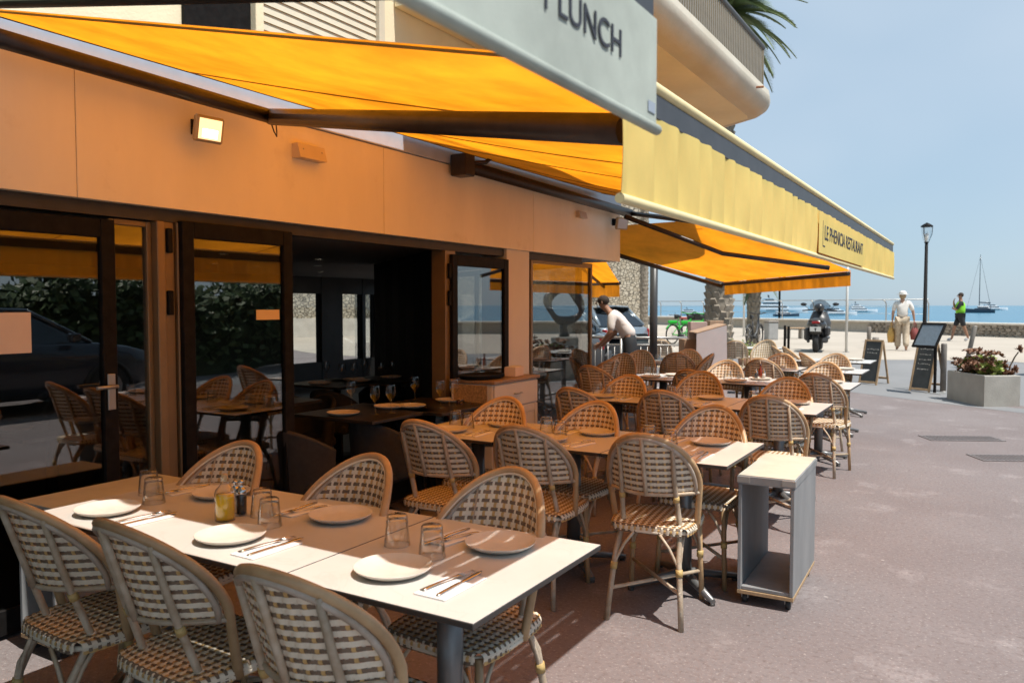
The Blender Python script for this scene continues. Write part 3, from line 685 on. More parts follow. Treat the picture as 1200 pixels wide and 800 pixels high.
# dark stitched side hem of that awning
g = MB(); pts = [Vector((XF+.05+(XL-.05-XF-.05)*j/20, YA1-.002, acl(XF+.05+(XL-.05-XF-.05)*j/20)-.012)) for j in range(21)]
g.tube(pts, .012, 6); undA(g.build('side_hem', m_arm, awA))
g = MB(); npt = 260
for j in range(npt):
    t = j/npt; x = XF+.05+(XL-XF-.1)*t; z = acl(x)-.012
    g.box((x, YA1+.0098, z-.0075), (x+.006, YA1+.0125, z-.0045))
st_ = undA(g.build('stitching', m_white, awA)); st_['kind'] = 'stuff'
# --- awning on the sea side of the corner
tr_, tl_ = 9.0, 10.96
FR, FL = at_depth(997.5, 317.5, tr_), at_depth(849, 330.5, tl_)
FRb, FLb = at_depth(997.5, 335, tr_), at_depth(849, 345.5, tl_)
BR = FR-NDIR*1.6; BR.z = 2.42; BL = FL-NDIR*2.7; BL.z = 2.42
awC = thing('awning', 'short orange awning on the sea side of the building corner', 'awning', (BL.x, BL.y, 0)); OC = Vector(awC.location)
def undC(o): o.location = -OC; return o
mb = MB()
mb.sheet(lambda u, v: BL.lerp(BR, u).lerp(FL.lerp(FR, u), v)-Vector((0, 0, .03*math.sin(math.pi*v))), 12, 12, (0, 0, .0025)); undC(mb.build('canvas', m_yel, awC))
undC(valance(awC, Vector((FL.x, FL.y, 0)), Vector((FR.x, FR.y, 0)), lambda u: FL.z+(FR.z-FL.z)*u-.01, lambda u: FLb.z+(FRb.z-FLb.z)*u, NDIR, m_yel, seed=12, amp=.5))
dn = Vector((0, 0, -.03))
g = MB(); g.tube([FL-NDIR*.035+dn, FR-NDIR*.035+dn], .024, 8); undC(g.build('front_bar', m_arm, awC))
PNc = (FR-FL).cross(BL-FL).normalized(); off = Vector((0, 0, -.09))
sA = on_plane(733, 254, FL+off, PNc); eA = on_plane(847, 297, FL+off, PNc); fA = on_plane(972, 314, FL+off, PNc)
g = MB(); g.tube([sA, eA, fA], .026, 8); undC(g.build('arm', m_arm, awC))
g = MB(); g.tube([BL+Vector((0.15, .1, -.10)), FL-NDIR*.05+Vector((0, 0, -.06))], .028, 8); undC(g.build('arm', m_arm, awC))
# --- further awning seen through the gap past the window
A0, A1 = at_depth(684, 333, 15.0), at_depth(726, 332, 13.4)
B0, B1 = at_depth(668, 300, 12.9), at_depth(704, 297, 11.3)
awD = thing('awning', 'small orange awning beyond the corner, seen past the end window', 'awning', (B0.x, B0.y, 0)); OD = Vector(awD.location)
mb = MB(); mb.sheet(lambda u, v: B0.lerp(B1, u).lerp(A0.lerp(A1, u), v), 8, 8, (0, 0, .0025)); o = mb.build('canvas', m_yel, awD); o.location = -OD
o = valance(awD, Vector((A0.x, A0.y, 0)), Vector((A1.x, A1.y, 0)), A1.z, A1.z-.225, NDIR, m_yel, seed=2, amp=.4); o.location = -OD
g = MB(); g.tube([A0-NDIR*.03, A1-NDIR*.03+UDIR*-.05], .03, 8); o = g.build('front_bar', m_arm, awD); o.location = -OD
g = MB(); g.tube([B0.lerp(B1, .3)-Vector((0, 0, .15)), A0.lerp(A1, .6)-Vector((0, 0, .06))], .025, 8); o = g.build('arm', m_arm, awD); o.location = -OD
# ================================================================== FURNITURE
m_rat = mat('rattan_pole', (0.50, 0.335, 0.18), 0.42, col2=(0.36, 0.225, 0.115), vscale=9, bump=0.25, bscale=45, rnd=0.16, spec=0.5)
m_ratg = mat('weathered_rattan', (0.37, 0.27, 0.175), 0.42, col2=(0.54, 0.46, 0.36), vscale=16, bump=0.25, bscale=60, rnd=0.14)
m_bind = mat('yellow_binding', (0.58, 0.42, 0.17), 0.5, col2=(0.46, 0.32, 0.12), vscale=30, bump=.3, bscale=120)
m_wc = mat('cream_weave', (0.74, 0.66, 0.53), 0.6, var=0.08, vscale=35, rnd=.08)
m_wd = mat('brown_weave', (0.175, 0.125, 0.085), 0.6, var=0.2, vscale=35, rnd=.15)
m_wt = mat('tan_weave', (0.58, 0.37, 0.145), 0.6, var=0.12, vscale=35)
WEAVE = [m_wc, m_wd, m_wt]
ZTOP = 0.905
def cw(z):
    z0 = 0.645
    if z <= z0: return 0.203+0.020*(z-0.44)/(z0-0.44)
    return 0.223*math.sqrt(max(0.0, 1-((z-z0)/(ZTOP-z0))**2))
def cS(x, z): return -0.165-0.33*(z-0.46)+2.9*x*x
def ctop(x):
    x = abs(x)
    return 0.645+(ZTOP-0.645)*math.sqrt(max(0.0, 1-(x/0.223)**2))
def ribbon(mb, pts, half, mi):
    # pts: list of (centre, half-direction); a flat strip with a little thickness is not needed at this size
    vs = []; fs = []
    for c, hd in pts: vs += [c-hd*half, c+hd*half]
    for i in range(len(pts)-1): fs.append((2*i, 2*i+1, 2*i+3, 2*i+2))
    mb.add(vs, fs, mi, True)
def weave_patch(mb, pos, u0, u1, v0, v1, urange, vrange, pu=0.0167, pv=0.0146, amp=0.0020):
    # pos(u, v, h) -> point; horizontals run along u, verticals along v
    nu = int(round((u1-u0)/pu)); nv = int(round((v1-v0)/pv))
    for j in range(nv+1):
        v = v0+(v1-v0)*j/nv; a, c = urange(v)
        if c-a < pu: continue
        dark = (j % 2 == 0); half = 0.0058 if dark else 0.0082
        pts = []; i0 = math.ceil((a-u0)/pu*2-1e-6); i1 = math.floor((c-u0)/pu*2+1e-6)
        for i in range(i0, i1+1):
            u = u0+i*pu/2
            ph = math.cos(math.pi*(i/2))                     # +1 at even columns, -1 at odd ones
            h = amp*(ph if dark else -ph)
            p = pos(u, v, h); q = pos(u, v+0.002, h); pts.append((p, (q-p).normalized()))
        if len(pts) > 1: ribbon(mb, pts, half, 1 if dark else 0)
    for i in range(nu+1):
        u = u0+i*pu; a, c = vrange(u)
        if c-a < pv: continue
        pts = []; j0 = math.ceil((a-v0)/pv*2-1e-6); j1 = math.floor((c-v0)/pv*2+1e-6); odd = i % 2
        for j in range(j0, j1+1):
            v = v0+j*pv/2
            ph = math.cos(math.pi*(j/2))                     # +1 at dark rows, -1 at cream rows
            over = -ph if not odd else ph                    # even (tan): under dark rows, over cream rows
            p = pos(u, v, amp*over); q = pos(u+0.002, v, amp*over); pts.append((p, (q-p).normalized()))
        if len(pts) > 1: ribbon(mb, pts, 0.0045 if odd else 0.0052, 0 if odd else 2)
def make_chair():
    t = thing('bistro_chair', 'rattan bistro chair', 'chair', group='rattan bistro chairs at the tables')
    # hooped back frame: two parallel poles
    arch = []; zs = [0.425+0.22*i/6 for i in range(7)]
    for z in zs: arch.append((cw(z), z))
    for i in range(1, 16):
        a = math.pi/2*i/16; arch.append((0.223*math.cos(a), 0.645+(ZTOP-0.645)*math.sin(a)))
    full = [(x, z) for x, z in arch]+[(0, ZTOP)]+[(-x, z) for x, z in reversed(arch)]
    mb = MB(); mb.tube([(x, cS(x, z), z) for x, z in full], 0.0150, 10)
    hoop = mb.build('back_hoop', m_rat, t)
    mb = MB()
    k0 = [(x*0.945, (z-0.645)*0.945+0.645 if z > .645 else z) for x, z in full if z > .60]
    mb.tube([(x*.99, cS(x, z)-0.011, z) for x, z in k0], 0.0100, 8); mb.build('hoop_lining', mat('silver_grey_cane', (0.50, 0.43, 0.36), 0.4, col2=(0.36, 0.28, 0.21), vscale=16, bump=.2, bscale=70), hoop)
    mb = MB(); mb.tube([(x*0.955, cS(x, (z-0.645)*0.955+0.645 if z > .645 else z)+0.008, (z-0.645)*0.955+0.645 if z > .645 else z) for x, z in full if z > .61], 0.005, 6); mb.build('hoop_lining', m_wc, hoop)
    # woven back
    ZL = 0.620
    mb = MB()
    weave_patch(mb, lambda u, v, h: Vector((u, cS(u, v)+h, v)), -0.2088, 0.2088, ZL, ZL+0.0146*19,
                lambda v: (-cw(v)+.008, cw(v)-.008), lambda u: (ZL, ctop(u)-.008))
    mb.build('back_weave', WEAVE, t)
    mb = MB(); rp = [(-cw(ZL)+.002+(2*cw(ZL)-.004)*i/14, 0) for i in range(15)]
    mb.tube([(x, cS(x, ZL)-.006, ZL-.006) for x, _ in rp], 0.0085, 8); mb.tube([(x, cS(x, ZL)+.005, ZL-.012) for x, _ in rp], 0.006, 6); mb.build('back_rail', m_ratg, t)
    mb = MB(); mb.tube([(0, cS(0, z)-.013, z) for z in (ZL-.01, .70, .79, ZTOP-.012)], .0105, 8); mb.build('back_rod', m_ratg, t)
    for s in (-1, 1):
        xr = 0.128
        ztp = ctop(xr)-.006
        pts = [(s*.178, -.262, 0), (s*.168, -.238, .14), (s*.152, -.205, .32), (s*.140, cS(.14, .45)-.018, .45), (s*.131, cS(.131, .60)-.015, .60), (s*xr, cS(xr, .70)-.013, .70), (s*xr, cS(xr, ztp)-.010, ztp)]
        mb = MB(); mb.tube(pts, [.0135, .0135, .0135, .0135, .0125, .0115, .0105], 8); lg = mb.build('leg', m_ratg, t)
        for zz, rr, hh in ((.255, .0172, .034), (.455, .0168, .014), (.592, .0158, .026)):
            # wrapped binding around the leg
            for a, c in zip(pts[:-1], pts[1:]):
                if a[2] <= zz <= c[2]: break
            f = (zz-a[2])/(c[2]-a[2]); p = Vector(a).lerp(Vector(c), f); d = (Vector(c)-Vector(a)).normalized()
            mb = MB(); mb.tube([p-d*hh/2, p+d*hh/2], rr, 8); mb.build('binding', m_bind if zz != .455 else m_wc, lg)
        fp = [(s*.186, .192, 0), (s*.178, .182, .2), (s*.172, .172, .435)]
        mb = MB(); mb.tube(fp, .0135, 8); lg = mb.build('leg', m_rat, t)
        mb = MB(); mb.tube([Vector(fp[0]).lerp(Vector(fp[1]), 1.2)-Vector((0, 0, .017)), Vector(fp[0]).lerp(Vector(fp[1]), 1.2)+Vector((0, 0, .017))], .0172, 8); mb.build('binding', m_bind, lg)
        # curved braces from the legs up to the seat
        for (bx, by, dx, dy) in ((s*.176, .178, 0, -1), (s*.176, .178, -s, 0), (s*.158, -.213, 0, 1), (s*.158, -.213, -s, 0)):
            mb = MB(); mb.tube([(bx, by, .235), (bx+dx*.012, by+dy*.012, .29), (bx+dx*.05, by+dy*.05, .365), (bx+dx*.095, by+dy*.095, .425)], .0075, 6); mb.build('brace', m_ratg, t)
    for s, dz in ((-1, .0), (1, .016)):
        mb = MB(); mb.tube([(s*.172, -.246, .150+dz), (-s*.180, .186, .150+dz)], .0095, 8); mb.build('stretcher', m_ratg, t)
    mb = MB(); mb.tube([(-.176, -.243, .125), (.176, -.243, .125)], .009, 8)
    # seat: woven cushion-like top that rolls over its edge
    HW = 0.198
    def sp(u, v, h):
        dr = 0.0
        def ax(w):
            a = abs(w); sg = 1 if w >= 0 else -1
            if a <= HW: return w, 0.0
            e = a-HW; return sg*(HW+.012*math.sin(min(1, e/.02)*math.pi/2)), max(0.0, e-.004)
        x, dx = ax(u); y, dy = ax(v)
        xx = x*(1-.11*(y/.21)**4)*(1-0.035*(0.2-y)/.4); yy = y*(1-.11*(x/.21)**4)
        d = max(dx, dy)
        hx = h if d == 0 else 0
        out = Vector((math.copysign(1, u) if dx > 0 else 0, math.copysign(1, v) if dy > 0 else 0, 0))
        return Vector((xx, yy, 0.462-d-.006*((x/.2)**2+(y/.2)**2)*.5+hx))+out*(h if d > 0 else 0)
    mb = MB(); E = HW+.038
    weave_patch(mb, sp, -.2338, .2338, -.2336, .2336, lambda v: (-E if abs(v) < HW else -HW, E if abs(v) < HW else HW), lambda u: (-E if abs(u) < HW else -HW, E if abs(u) < HW else HW))
    mb.build('seat', WEAVE, t)
    mb = MB(); n = 28; ring = []
    for i in range(n):
        a = 2*math.pi*i/n; c, s_ = math.cos(a), math.sin(a)
        k = (abs(c)**3.6+abs(s_)**3.6)**(-1/3.6); x, y = .204*k*c, .204*k*s_
        ring.append((x*(1-0.035*(0.2-y)/.4), y, .430))
    mb.tube(ring, .0095, 6, closed=True); mb.build('seat_rim', m_wc, t)
    mb = MB(); mb.prism([(p[0]*.97, p[1]*.97) for p in ring], .446, .4525); mb.build('seat_base', m_rat, t)
    return t
chair0 = make_chair(); chair_used = [False]
def put_chair(x, y, rz, label):
    c = chair0 if not chair_used[0] else copy_tree(chair0)
    chair_used[0] = True
    place(c, (x, y, gz(x, y)), rz, label); return c
rj = random.Random(11)
def chair_px(px, py, face, label, dr=0.0):
    # pixel of the top of the hoop -> chair on the ground
    p = at_z(px, py, ZTOP+0.008); rz = (0 if face == 'sea' else math.pi)+R(dr)
    e = gz(p.x, p.y)
    if e > 0: p = at_z(px, py, ZTOP+0.008+e)
    top = Vector((0, cS(0, ZTOP), 0)); top.rotate(Euler((0, 0, rz)))
    return put_chair(p.x-top.x, p.y-top.y, rz, label)

# ---- tables
m_marb = mat('white_marble_laminate', (0.60, 0.578, 0.54), 0.32, var=0.0, col2=(0.545, 0.52, 0.482), vscale=3.5, detail=9)
m_edge = mat('dark_table_edge', (0.035, 0.030, 0.028), 0.5)
m_ped = mat('grey_table_base', (0.20, 0.20, 0.20), 0.38, metal=0.5, var=0.12, vscale=8)
TZ = 0.74
def veins(m):
    nt = m.node_tree; b = nt.nodes['Principled BSDF']; src = b.inputs['Base Color'].links[0].from_socket
    tcn = nt.nodes.new('ShaderNodeTexCoord'); n = nt.nodes.new('ShaderNodeTexNoise'); n.inputs['Scale'].default_value = 2.6; n.inputs['Detail'].default_value = 8; n.inputs['Distortion'].default_value = 1.6
    nt.links.new(tcn.outputs['Object'], n.inputs['Vector'])
    a = nt.nodes.new('ShaderNodeMath'); a.operation = 'SUBTRACT'; a.inputs[1].default_value = 0.5; nt.links.new(n.outputs['Fac'], a.inputs[0])
    c = nt.nodes.new('ShaderNodeMath'); c.operation = 'ABSOLUTE'; nt.links.new(a.outputs[0], c.inputs[0])
    mr = nt.nodes.new('ShaderNodeMapRange'); mr.inputs['From Min'].default_value = 0.0; mr.inputs['From Max'].default_value = 0.012; mr.inputs['To Min'].default_value = 0.35; mr.inputs['To Max'].default_value = 0.0
    nt.links.new(c.outputs[0], mr.inputs['Value'])
    mx = nt.nodes.new('ShaderNodeMix'); mx.data_type = 'RGBA'; mx.inputs['B'].default_value = (0.50, 0.46, 0.41, 1)
    nt.links.new(mr.outputs['Result'], mx.inputs['Factor']); nt.links.new(src, mx.inputs['A']); nt.links.new(mx.outputs['Result'], b.inputs['Base Color'])
veins(m_marb)
def make_table(w, d, npd=1):
    t = thing('bistro_table', 'bistro table', 'table', group='white topped bistro tables on grey pedestals')
    mb = MB(); mb.cbox((-w/2, -d/2, TZ-.018), (w/2, d/2, TZ-.0015), .002); mb.build('table_edge', m_edge, t)
    mb = MB(); mb.cbox((-w/2+.001, -d/2+.001, TZ-.0014), (w/2-.001, d/2-.001, TZ), .0004); mb.build('table_top', m_marb, t)
    for k in range(npd):
        cx = 0 if npd == 1 else (-w/4+w/2*k)
        mb = MB(); mb.tube([(cx, 0, .05), (cx, 0, TZ-.03)], .040, 18); ped = mb.build('pedestal', m_ped, t)
        mb = MB(); mb.cbox((cx-.16, -.16, TZ-.031), (cx+.16, .16, TZ-.0185), .003); mb.build('top_plate', m_edge, ped)
        for a in range(4):
            an = math.pi/4+a*math.pi/2; dx, dy = math.cos(an), math.sin(an)
            mb = MB(); mb.tube([(cx+dx*.02, dy*.02, .075), (cx+dx*.12, dy*.12, .055), (cx+dx*.32, dy*.32, .022)], [.026, .024, .015], 8, flat=1.0); ft = mb.build('foot', m_ped, ped)
            mb = MB(); mb.lathe([(.018, 0), (.018, .012), (.010, .014)], 10, c=(cx+dx*.305, dy*.305, .0)); mb.build('glide', m_edge, t)
    return t
T_single = None; T_double = None
tables = []
def put_table(cx, cy, label, w=.655, d=.735, rz=0.0, dbl=False):
    global T_single, T_double
    if dbl:
        t = make_table(w, d, 2)
    elif T_single is None:
        T_single = make_table(w, d); t = T_single
    else: t = copy_tree(T_single)
    place(t, (cx, cy, gz(cx, cy)), rz, label); tables.append((cx, cy)); return t
# ---- tableware
m_cer = mat('stoneware', (0.60, 0.56, 0.50), 0.42, var=0.05, vscale=25)
m_nap = mat('paper_napkin', (0.80, 0.78, 0.76), 0.85, var=0.02, bump=.15, bscale=220)
m_cut = mat('steel_cutlery', (0.55, 0.53, 0.50), 0.16, metal=1.0)
m_tum = None
def tumbler_mat():
    m = bpy.data.materials.new('tumbler_glass'); m.use_nodes = True; b = m.node_tree.nodes['Principled BSDF']
    b.inputs['Base Color'].default_value = (.96, .97, .97, 1); b.inputs['Roughness'].default_value = .02; b.inputs['Transmission Weight'].default_value = 1.0; b.inputs['IOR'].default_value = 1.45; return m
m_tum = tumbler_glass('tumbler_glass')
def plate_mesh():
    mb = MB(); mb.lathe([(.001, .004), (.055, .004), (.075, .006), (.098, .0155), (.1095, .021), (.112, .0225), (.113, .021), (.108, .0155), (.088, .004), (.07, 0), (.001, 0)], 40); return mb.mesh('plate', m_cer)
def glass_mesh():
    # upturned tumbler: thick base on top, flared rim on the table
    mb = MB(); n = 36; prof_o = [(.0405, 0), (.0400, .004), (.0365, .035), (.0335, .060), (.0318, .078), (.0305, .086), (.027, .0885), (.001, .0885)]
    prof_i = [(.0388, 0.0), (.0350, .035), (.0318, .060), (.0290, .0735), (.001, .0745)]
    mb.lathe(prof_o, n); mb.lathe(prof_i, n)
    mb.lathe([(.0388, .0), (.0405, .0)], n)
    # shallow pressed flutes
    for i, v in enumerate(mb.v):
        r = math.hypot(v[0], v[1])
        if .026 < r and .06 < v[2] < .082:
            a = math.atan2(v[1], v[0]); k = 1+.012*math.cos(a*12); mb.v[i] = (v[0]*k, v[1]*k, v[2])
    mb.v = [(v[0]*1.05, v[1]*1.05, v[2]*1.10) for v in mb.v]
    return mb.mesh('tumbler', m_tum)
def napkin_mesh():
    mb = MB(); mb.box((-.050, -.10, .0003), (.050, .10, .0022)); mb.box((-.0498, -.0998, .0026), (.047, .0985, .0042))
    mb.grid(lambda u, v: (.050+.0012*math.sin(math.pi*v), -.10+.20*u, .0003+.004*v), 6, 4); return mb.mesh('napkin', m_nap)
def fork_mesh():
    mb = MB(); L = .20
    def zc(y): return .007+.010*math.sin((y+.1)/.2*math.pi*1.0)*0.6+(.004 if y > .06 else 0)
    ys_ = [-.1+.145*i/10 for i in range(11)]; wd = [.0075, .0078, .0070, .0058, .0048, .0040, .0034, .0031, .0032, .0055, .0105]
    vs = []; fs = []
    for y, w in zip(ys_, wd):
        z = zc(y); vs += [(-w, y, z), (w, y, z), (w, y, z+.0022), (-w, y, z+.0022)]
    for i in range(10):
        for j in range(4): fs.append((4*i+j, 4*i+(j+1) % 4, 4*i+4+(j+1) % 4, 4*i+4+j))
    fs += [(0, 3, 2, 1), (40, 41, 42, 43)]; mb.add(vs, fs, 0, True)
    for k in range(4):
        x = -.0086+.0172*k/3
        mb.tube([(x, .044, zc(.044)+.001), (x, .07, zc(.07)), (x*.95, .1, zc(.1)+.001)], [.0017, .0014, .0008], 5)
    return mb.mesh('fork', m_cut)
def knife_mesh():
    mb = MB(); vs = []; fs = []
    ys_ = [-.11, -.10, -.05, 0.0, .005, .03, .07, .10, .115]; wd = [.004, .0065, .0065, .0055, .0050, .0085, .0088, .007, .001]; th = [.002, .003, .003, .0025, .0010, .0008, .0008, .0008, .0005]
    for y, w, h in zip(ys_, wd, th): vs += [(-w*.75, y, .006-h), (w, y, .006-h), (w, y, .006+h), (-w*.75, y, .006+h)]
    for i in range(len(ys_)-1):
        for j in range(4): fs.append((4*i+j, 4*i+(j+1) % 4, 4*i+4+(j+1) % 4, 4*i+4+j))
    k = len(vs); fs += [(0, 3, 2, 1), (k-4, k-3, k-2, k-1)]; mb.add(vs, fs, 0, True); return mb.mesh('knife', m_cut)
PM, GM, NM, FM, KM = plate_mesh(), glass_mesh(), napkin_mesh(), fork_mesh(), knife_mesh()
def put(me, name, x, y, z, rz, label, cat, group):
    o = bpy.data.objects.new(name, me); COL.objects.link(o); o.location = (x, y, z); o.rotation_euler.z = rz; tag(o, label, cat, group); return o
rt = random.Random(5)
def setting(cx, cy, side, where, napk=True):
    # side -1: diner on the landward side facing the sea, +1: facing back
    z = TZ+gz(cx, cy); r = 0 if side < 0 else math.pi
    def W(lx, ly):
        c, s = math.cos(r), math.sin(r); return cx+lx*c-ly*s, cy+lx*s+ly*c
    sd = 'landward' if side < 0 else 'seaward'
    j = lambda a: rt.uniform(-a, a)
    x, y = W(-.075+j(.01), -.185+j(.015)); put(PM, 'plate', x, y, z+.0006, j(3), 'round stoneware plate, %s side of %s' % (sd, where), 'plate', 'stoneware plates on the tables')
    x, y = W(.125+j(.012), -.195+j(.015)); a = r+R(-6)+j(.12)
    put(NM, 'napkin', x, y, z+.0004, a, 'folded white paper napkin, %s side of %s' % (sd, where), 'napkin', 'paper napkins on the tables')
    c, s = math.cos(a), math.sin(a)
    fx = -.020; put(FM, 'fork', x+fx*c-.02*s, y+fx*s+.02*c, z-.0015, a+R(-7)+j(.08), 'steel fork on napkin, %s side of %s' % (sd, where), 'fork', 'forks on the tables')
    fx = .016; put(KM, 'knife', x+fx*c-.02*s, y+fx*s+.02*c, z+.001, a+R(2)+j(.08), 'steel knife on napkin, %s side of %s' % (sd, where), 'knife', 'knives on the tables')
def glasses(cx, cy, where):
    z = TZ+gz(cx, cy)+.0005
    for k, (gx, gy) in enumerate(((-.215, .045), (-.075, -.015))):
        put(GM, 'tumbler', cx+gx+rt.uniform(-.015, .015), cy+gy+rt.uniform(-.018, .018), z, rt.random(), 'upturned tumbler %s on %s' % (('towards the building', 'towards the street')[k], where), 'glass', 'upturned tumblers on the tables')
def small_bottle(kind, x, y, z, label, s=1.0):
    t = thing({'oil': 'oil_bottle', 'pepper': 'pepper_mill', 'sauce': 'sauce_bottle', 'salt': 'salt_shaker'}[kind], label, {'oil': 'bottle', 'pepper': 'mill', 'sauce': 'bottle', 'salt': 'shaker'}[kind], (x, y, z))
    if kind == 'oil':
        g = MB(); g.lathe([(.001, .004), (.026, .004), (.027, .012), (.027, .065), (.024, .075), (.001, .076)], 24); g.build('oil', mat('olive_oil', (.72, .44, .015), .15, coat=.5), t)
        g = MB(); g.lathe([(.029, 0), (.0305, .004), (.0305, .075), (.026, .088), (.012, .102), (.010, .118), (.013, .120), (.013, .124)], 26); g.lathe([(.001, .0), (.029, .0)], 26); g.build('glass', m_tum, t)
        g = MB(); g.lathe([(.009, .112), (.0095, .128), (.006, .132), (.001, .132)], 14); g.build('cork', mat('cork', (.48, .33, .18), .9), t)
    elif kind == 'sauce':
        g = MB(); g.lathe([(.001, 0), (.021*s, 0), (.022*s, .005), (.022*s, .075*s), (.009*s, .105*s), (.008*s, .13*s), (.001, .13*s)], 18); g.build('glass', mat('red_sauce', (.20, .03, .012), .12), t)
        g = MB(); g.lathe([(.0105*s, .128*s), (.0105*s, .152*s), (.001, .154*s)], 14); g.build('cap', mat('dark_cap', (.05, .02, .015), .4), t)
    else:
        c = (.03, .025, .022) if kind == 'pepper' else (.72, .70, .68)
        g = MB(); g.lathe([(.001, .004), (.0165, .004), (.0165, .058), (.001, .06)], 18); g.build('filling', mat(kind+'_filling', c, .8), t)
        g = MB(); g.lathe([(.018, 0), (.019, .003), (.018, .062), (.015, .068)], 18); g.build('glass', m_tum, t)
        g = MB(); g.lathe([(.016, .066), (.0165, .078), (.008, .083), (.007, .093), (.010, .099), (.007, .106), (.001, .107)], 18); g.build('top', m_cut, t)
    return t

ROWS = [  # table centre y, x list, description
    (1.930, (-1.365, -2.345), 'the row with the olive oil bottle'),
    (4.105, (-1.365, -2.025, -2.685), 'the row beside the grey trolley'),
    (6.20, (-1.33, -1.99, -2.65), 'the second row beyond the trolley'),
    (8.12, (-1.37, -2.05, -2.95), 'the third row beyond the trolley'),
    (9.95, (-1.50, -2.20), 'the fourth row beyond the trolley'),
    (11.75, (-1.62, -2.30), 'the farthest seaward row'),
]
POS3 = ('street end', 'middle', 'building end')
for ri, (cy, xs, desc) in enumerate(ROWS):
    for i, cx in enumerate(xs):
        where = '%s, %s' % (desc, POS3[i] if len(xs) == 3 or i == 0 else 'building end')
        if ri == 0 and i == 1:
            put_table(cx, cy, 'long white marble-look table carrying the olive oil bottle', 1.295, .735, dbl=True)
        else:
            put_table(cx, cy, 'square white marble-look table, %s' % where)
        subs = [(cx, where)] if not (ri == 0 and i == 1) else [(-2.03, 'the long oil-bottle table, street half'), (-2.68, 'the long oil-bottle table, building half')]
        for sx, wh in subs:
            setting(sx, cy, -1, wh); setting(sx, cy, 1, wh); glasses(sx, cy, wh)
pb = at_z(264, 609, TZ); small_bottle('oil', pb.x, pb.y, TZ+.001, 'small olive oil bottle with golden oil on the long table').scale = (1.2, 1.2, 1.25)
pb = at_z(283, 603, TZ); small_bottle('pepper', pb.x, pb.y, TZ+.001, 'glass pepper mill with steel top beside the oil bottle').scale = (1.1, 1.1, 1.2)
pb = at_z(276, 596, TZ); small_bottle('salt', pb.x, pb.y, TZ+.001, 'glass salt shaker with steel top behind the oil bottle')
pb = at_z(600, 497, TZ); small_bottle('sauce', pb.x, pb.y, TZ+.001, 'small brown sauce bottle on the row beside the grey trolley')
pb = at_z(715, 458, TZ); small_bottle('pepper', pb.x, pb.y, TZ+.001, 'pepper mill on the second table row beyond the trolley')
pb = at_z(886, 444, TZ); small_bottle('pepper', pb.x, pb.y, TZ+.001, 'pepper mill on the third table row beyond the trolley')
pb = at_z(891, 443, TZ); small_bottle('sauce', pb.x, pb.y, TZ+.001, 'red sauce bottle beside a mill, third row beyond the trolley')
pb = at_z(895, 444, TZ); small_bottle('salt', pb.x, pb.y, TZ+.001, 'salt shaker beside a red sauce bottle, third row beyond the trolley')

# ---- chairs from the tops of their hoops
CH = [
  (3, 583, 'sea', 0, 'landward side', 'building end', -3), (122, 610, 'sea', 0, 'landward side', 'middle', -4), (302, 665, 'sea', 0, 'landward side', 'street end', 0),
  (290, 517, 'land', 0, 'seaward side', 'building end', 4), (440, 532, 'land', 0, 'seaward side', 'middle', -3), (605, 548, 'land', 0, 'seaward side', 'street end', -2),
  (487, 492, 'sea', 1, 'landward side', 'building end', 2), (605, 498, 'sea', 1, 'landward side', 'middle', 4), (752, 508, 'sea', 1, 'landward side', 'street end', 6),
  (595, 465, 'land', 1, 'seaward side', 'building end', 3), (703, 470, 'land', 1, 'seaward side', 'middle', -2), (840, 475, 'land', 1, 'seaward side', 'street end', 2),
  (667, 454, 'sea', 2, 'landward side', 'building end', -3), (773, 457, 'sea', 2, 'landward side', 'middle', 3), (899, 463, 'sea', 2, 'landward side', 'street end', 2),
  (740, 439, 'land', 2, 'seaward side', 'building end', 0), (824, 435, 'land', 2, 'seaward side', 'middle', 3), (926, 442, 'land', 2, 'seaward side', 'street end', -3),
  (689, 428, 'sea', 3, 'landward side', 'building end', -6), (806, 433, 'sea', 3, 'landward side', 'middle', -2), (953, 437, 'sea', 3, 'landward side', 'street end', -6),
  (732, 414, 'land', 3, 'seaward side', 'building end', 3), (853, 422, 'land', 3, 'seaward side', 'middle', 2), (969, 424, 'land', 3, 'seaward side', 'street end', -3),
  (891, 420, 'sea', 4, 'landward side', 'building end', 4), 
  (917, 414, 'land', 4, 'seaward side', 'building end', 2), (981, 414, 'land', 4, 'seaward side', 'street end', -4),
]
for px, py, face, ri, side, end, dr in CH:
    chair_px(px, py, face, 'rattan bistro chair, %s of %s, %s' % (side, ROWS[ri][2], end), dr+rj.uniform(-1.5, 1.5))
# the terrace round the corner
def table_px(px, py, label):
    p = at_z(px, py, TZ)
    e = gz(p.x, p.y); p = at_z(px, py, TZ+e); put_table(p.x, p.y, label); return p
p1 = table_px(778, 424, 'square white table standing by the terrace railing'); setting(p1.x, p1.y, -1, 'the terrace railing table'); glasses(p1.x, p1.y, 'the terrace railing table')
p2 = table_px(893, 407.5, 'square white table nearest the potted bush on the terrace')
chair_px(793, 413, 'sea', 'rattan bistro chair, landward side of the terrace railing table', 14)
chair_px(752, 410, 'land', 'rattan bistro chair, seaward side of the terrace railing table', 10)
chair_px(775, 398, 'sea', 'rattan bistro chair pushed against the terrace railing by the dark column', 30)
chair_px(808, 409, 'land', 'rattan bistro chair in front of the pinkish host stand', 8)
chair_px(836, 414, 'sea', 'rattan bistro chair turned sideways beside the pinkish host stand', 110)
chair_px(862, 399, 'sea', 'rattan bistro chair between the host stand and the potted bush', 20)
chair_px(900, 398, 'land', 'rattan bistro chair on the seaward side of the potted bush table', -4)
chair_px(905, 405, 'sea', 'rattan bistro chair turned sideways, building end of the farthest seaward row', -70)
chair_px(918, 406, 'sea', 'rattan bistro chair turned sideways, middle of the farthest seaward row', -65)
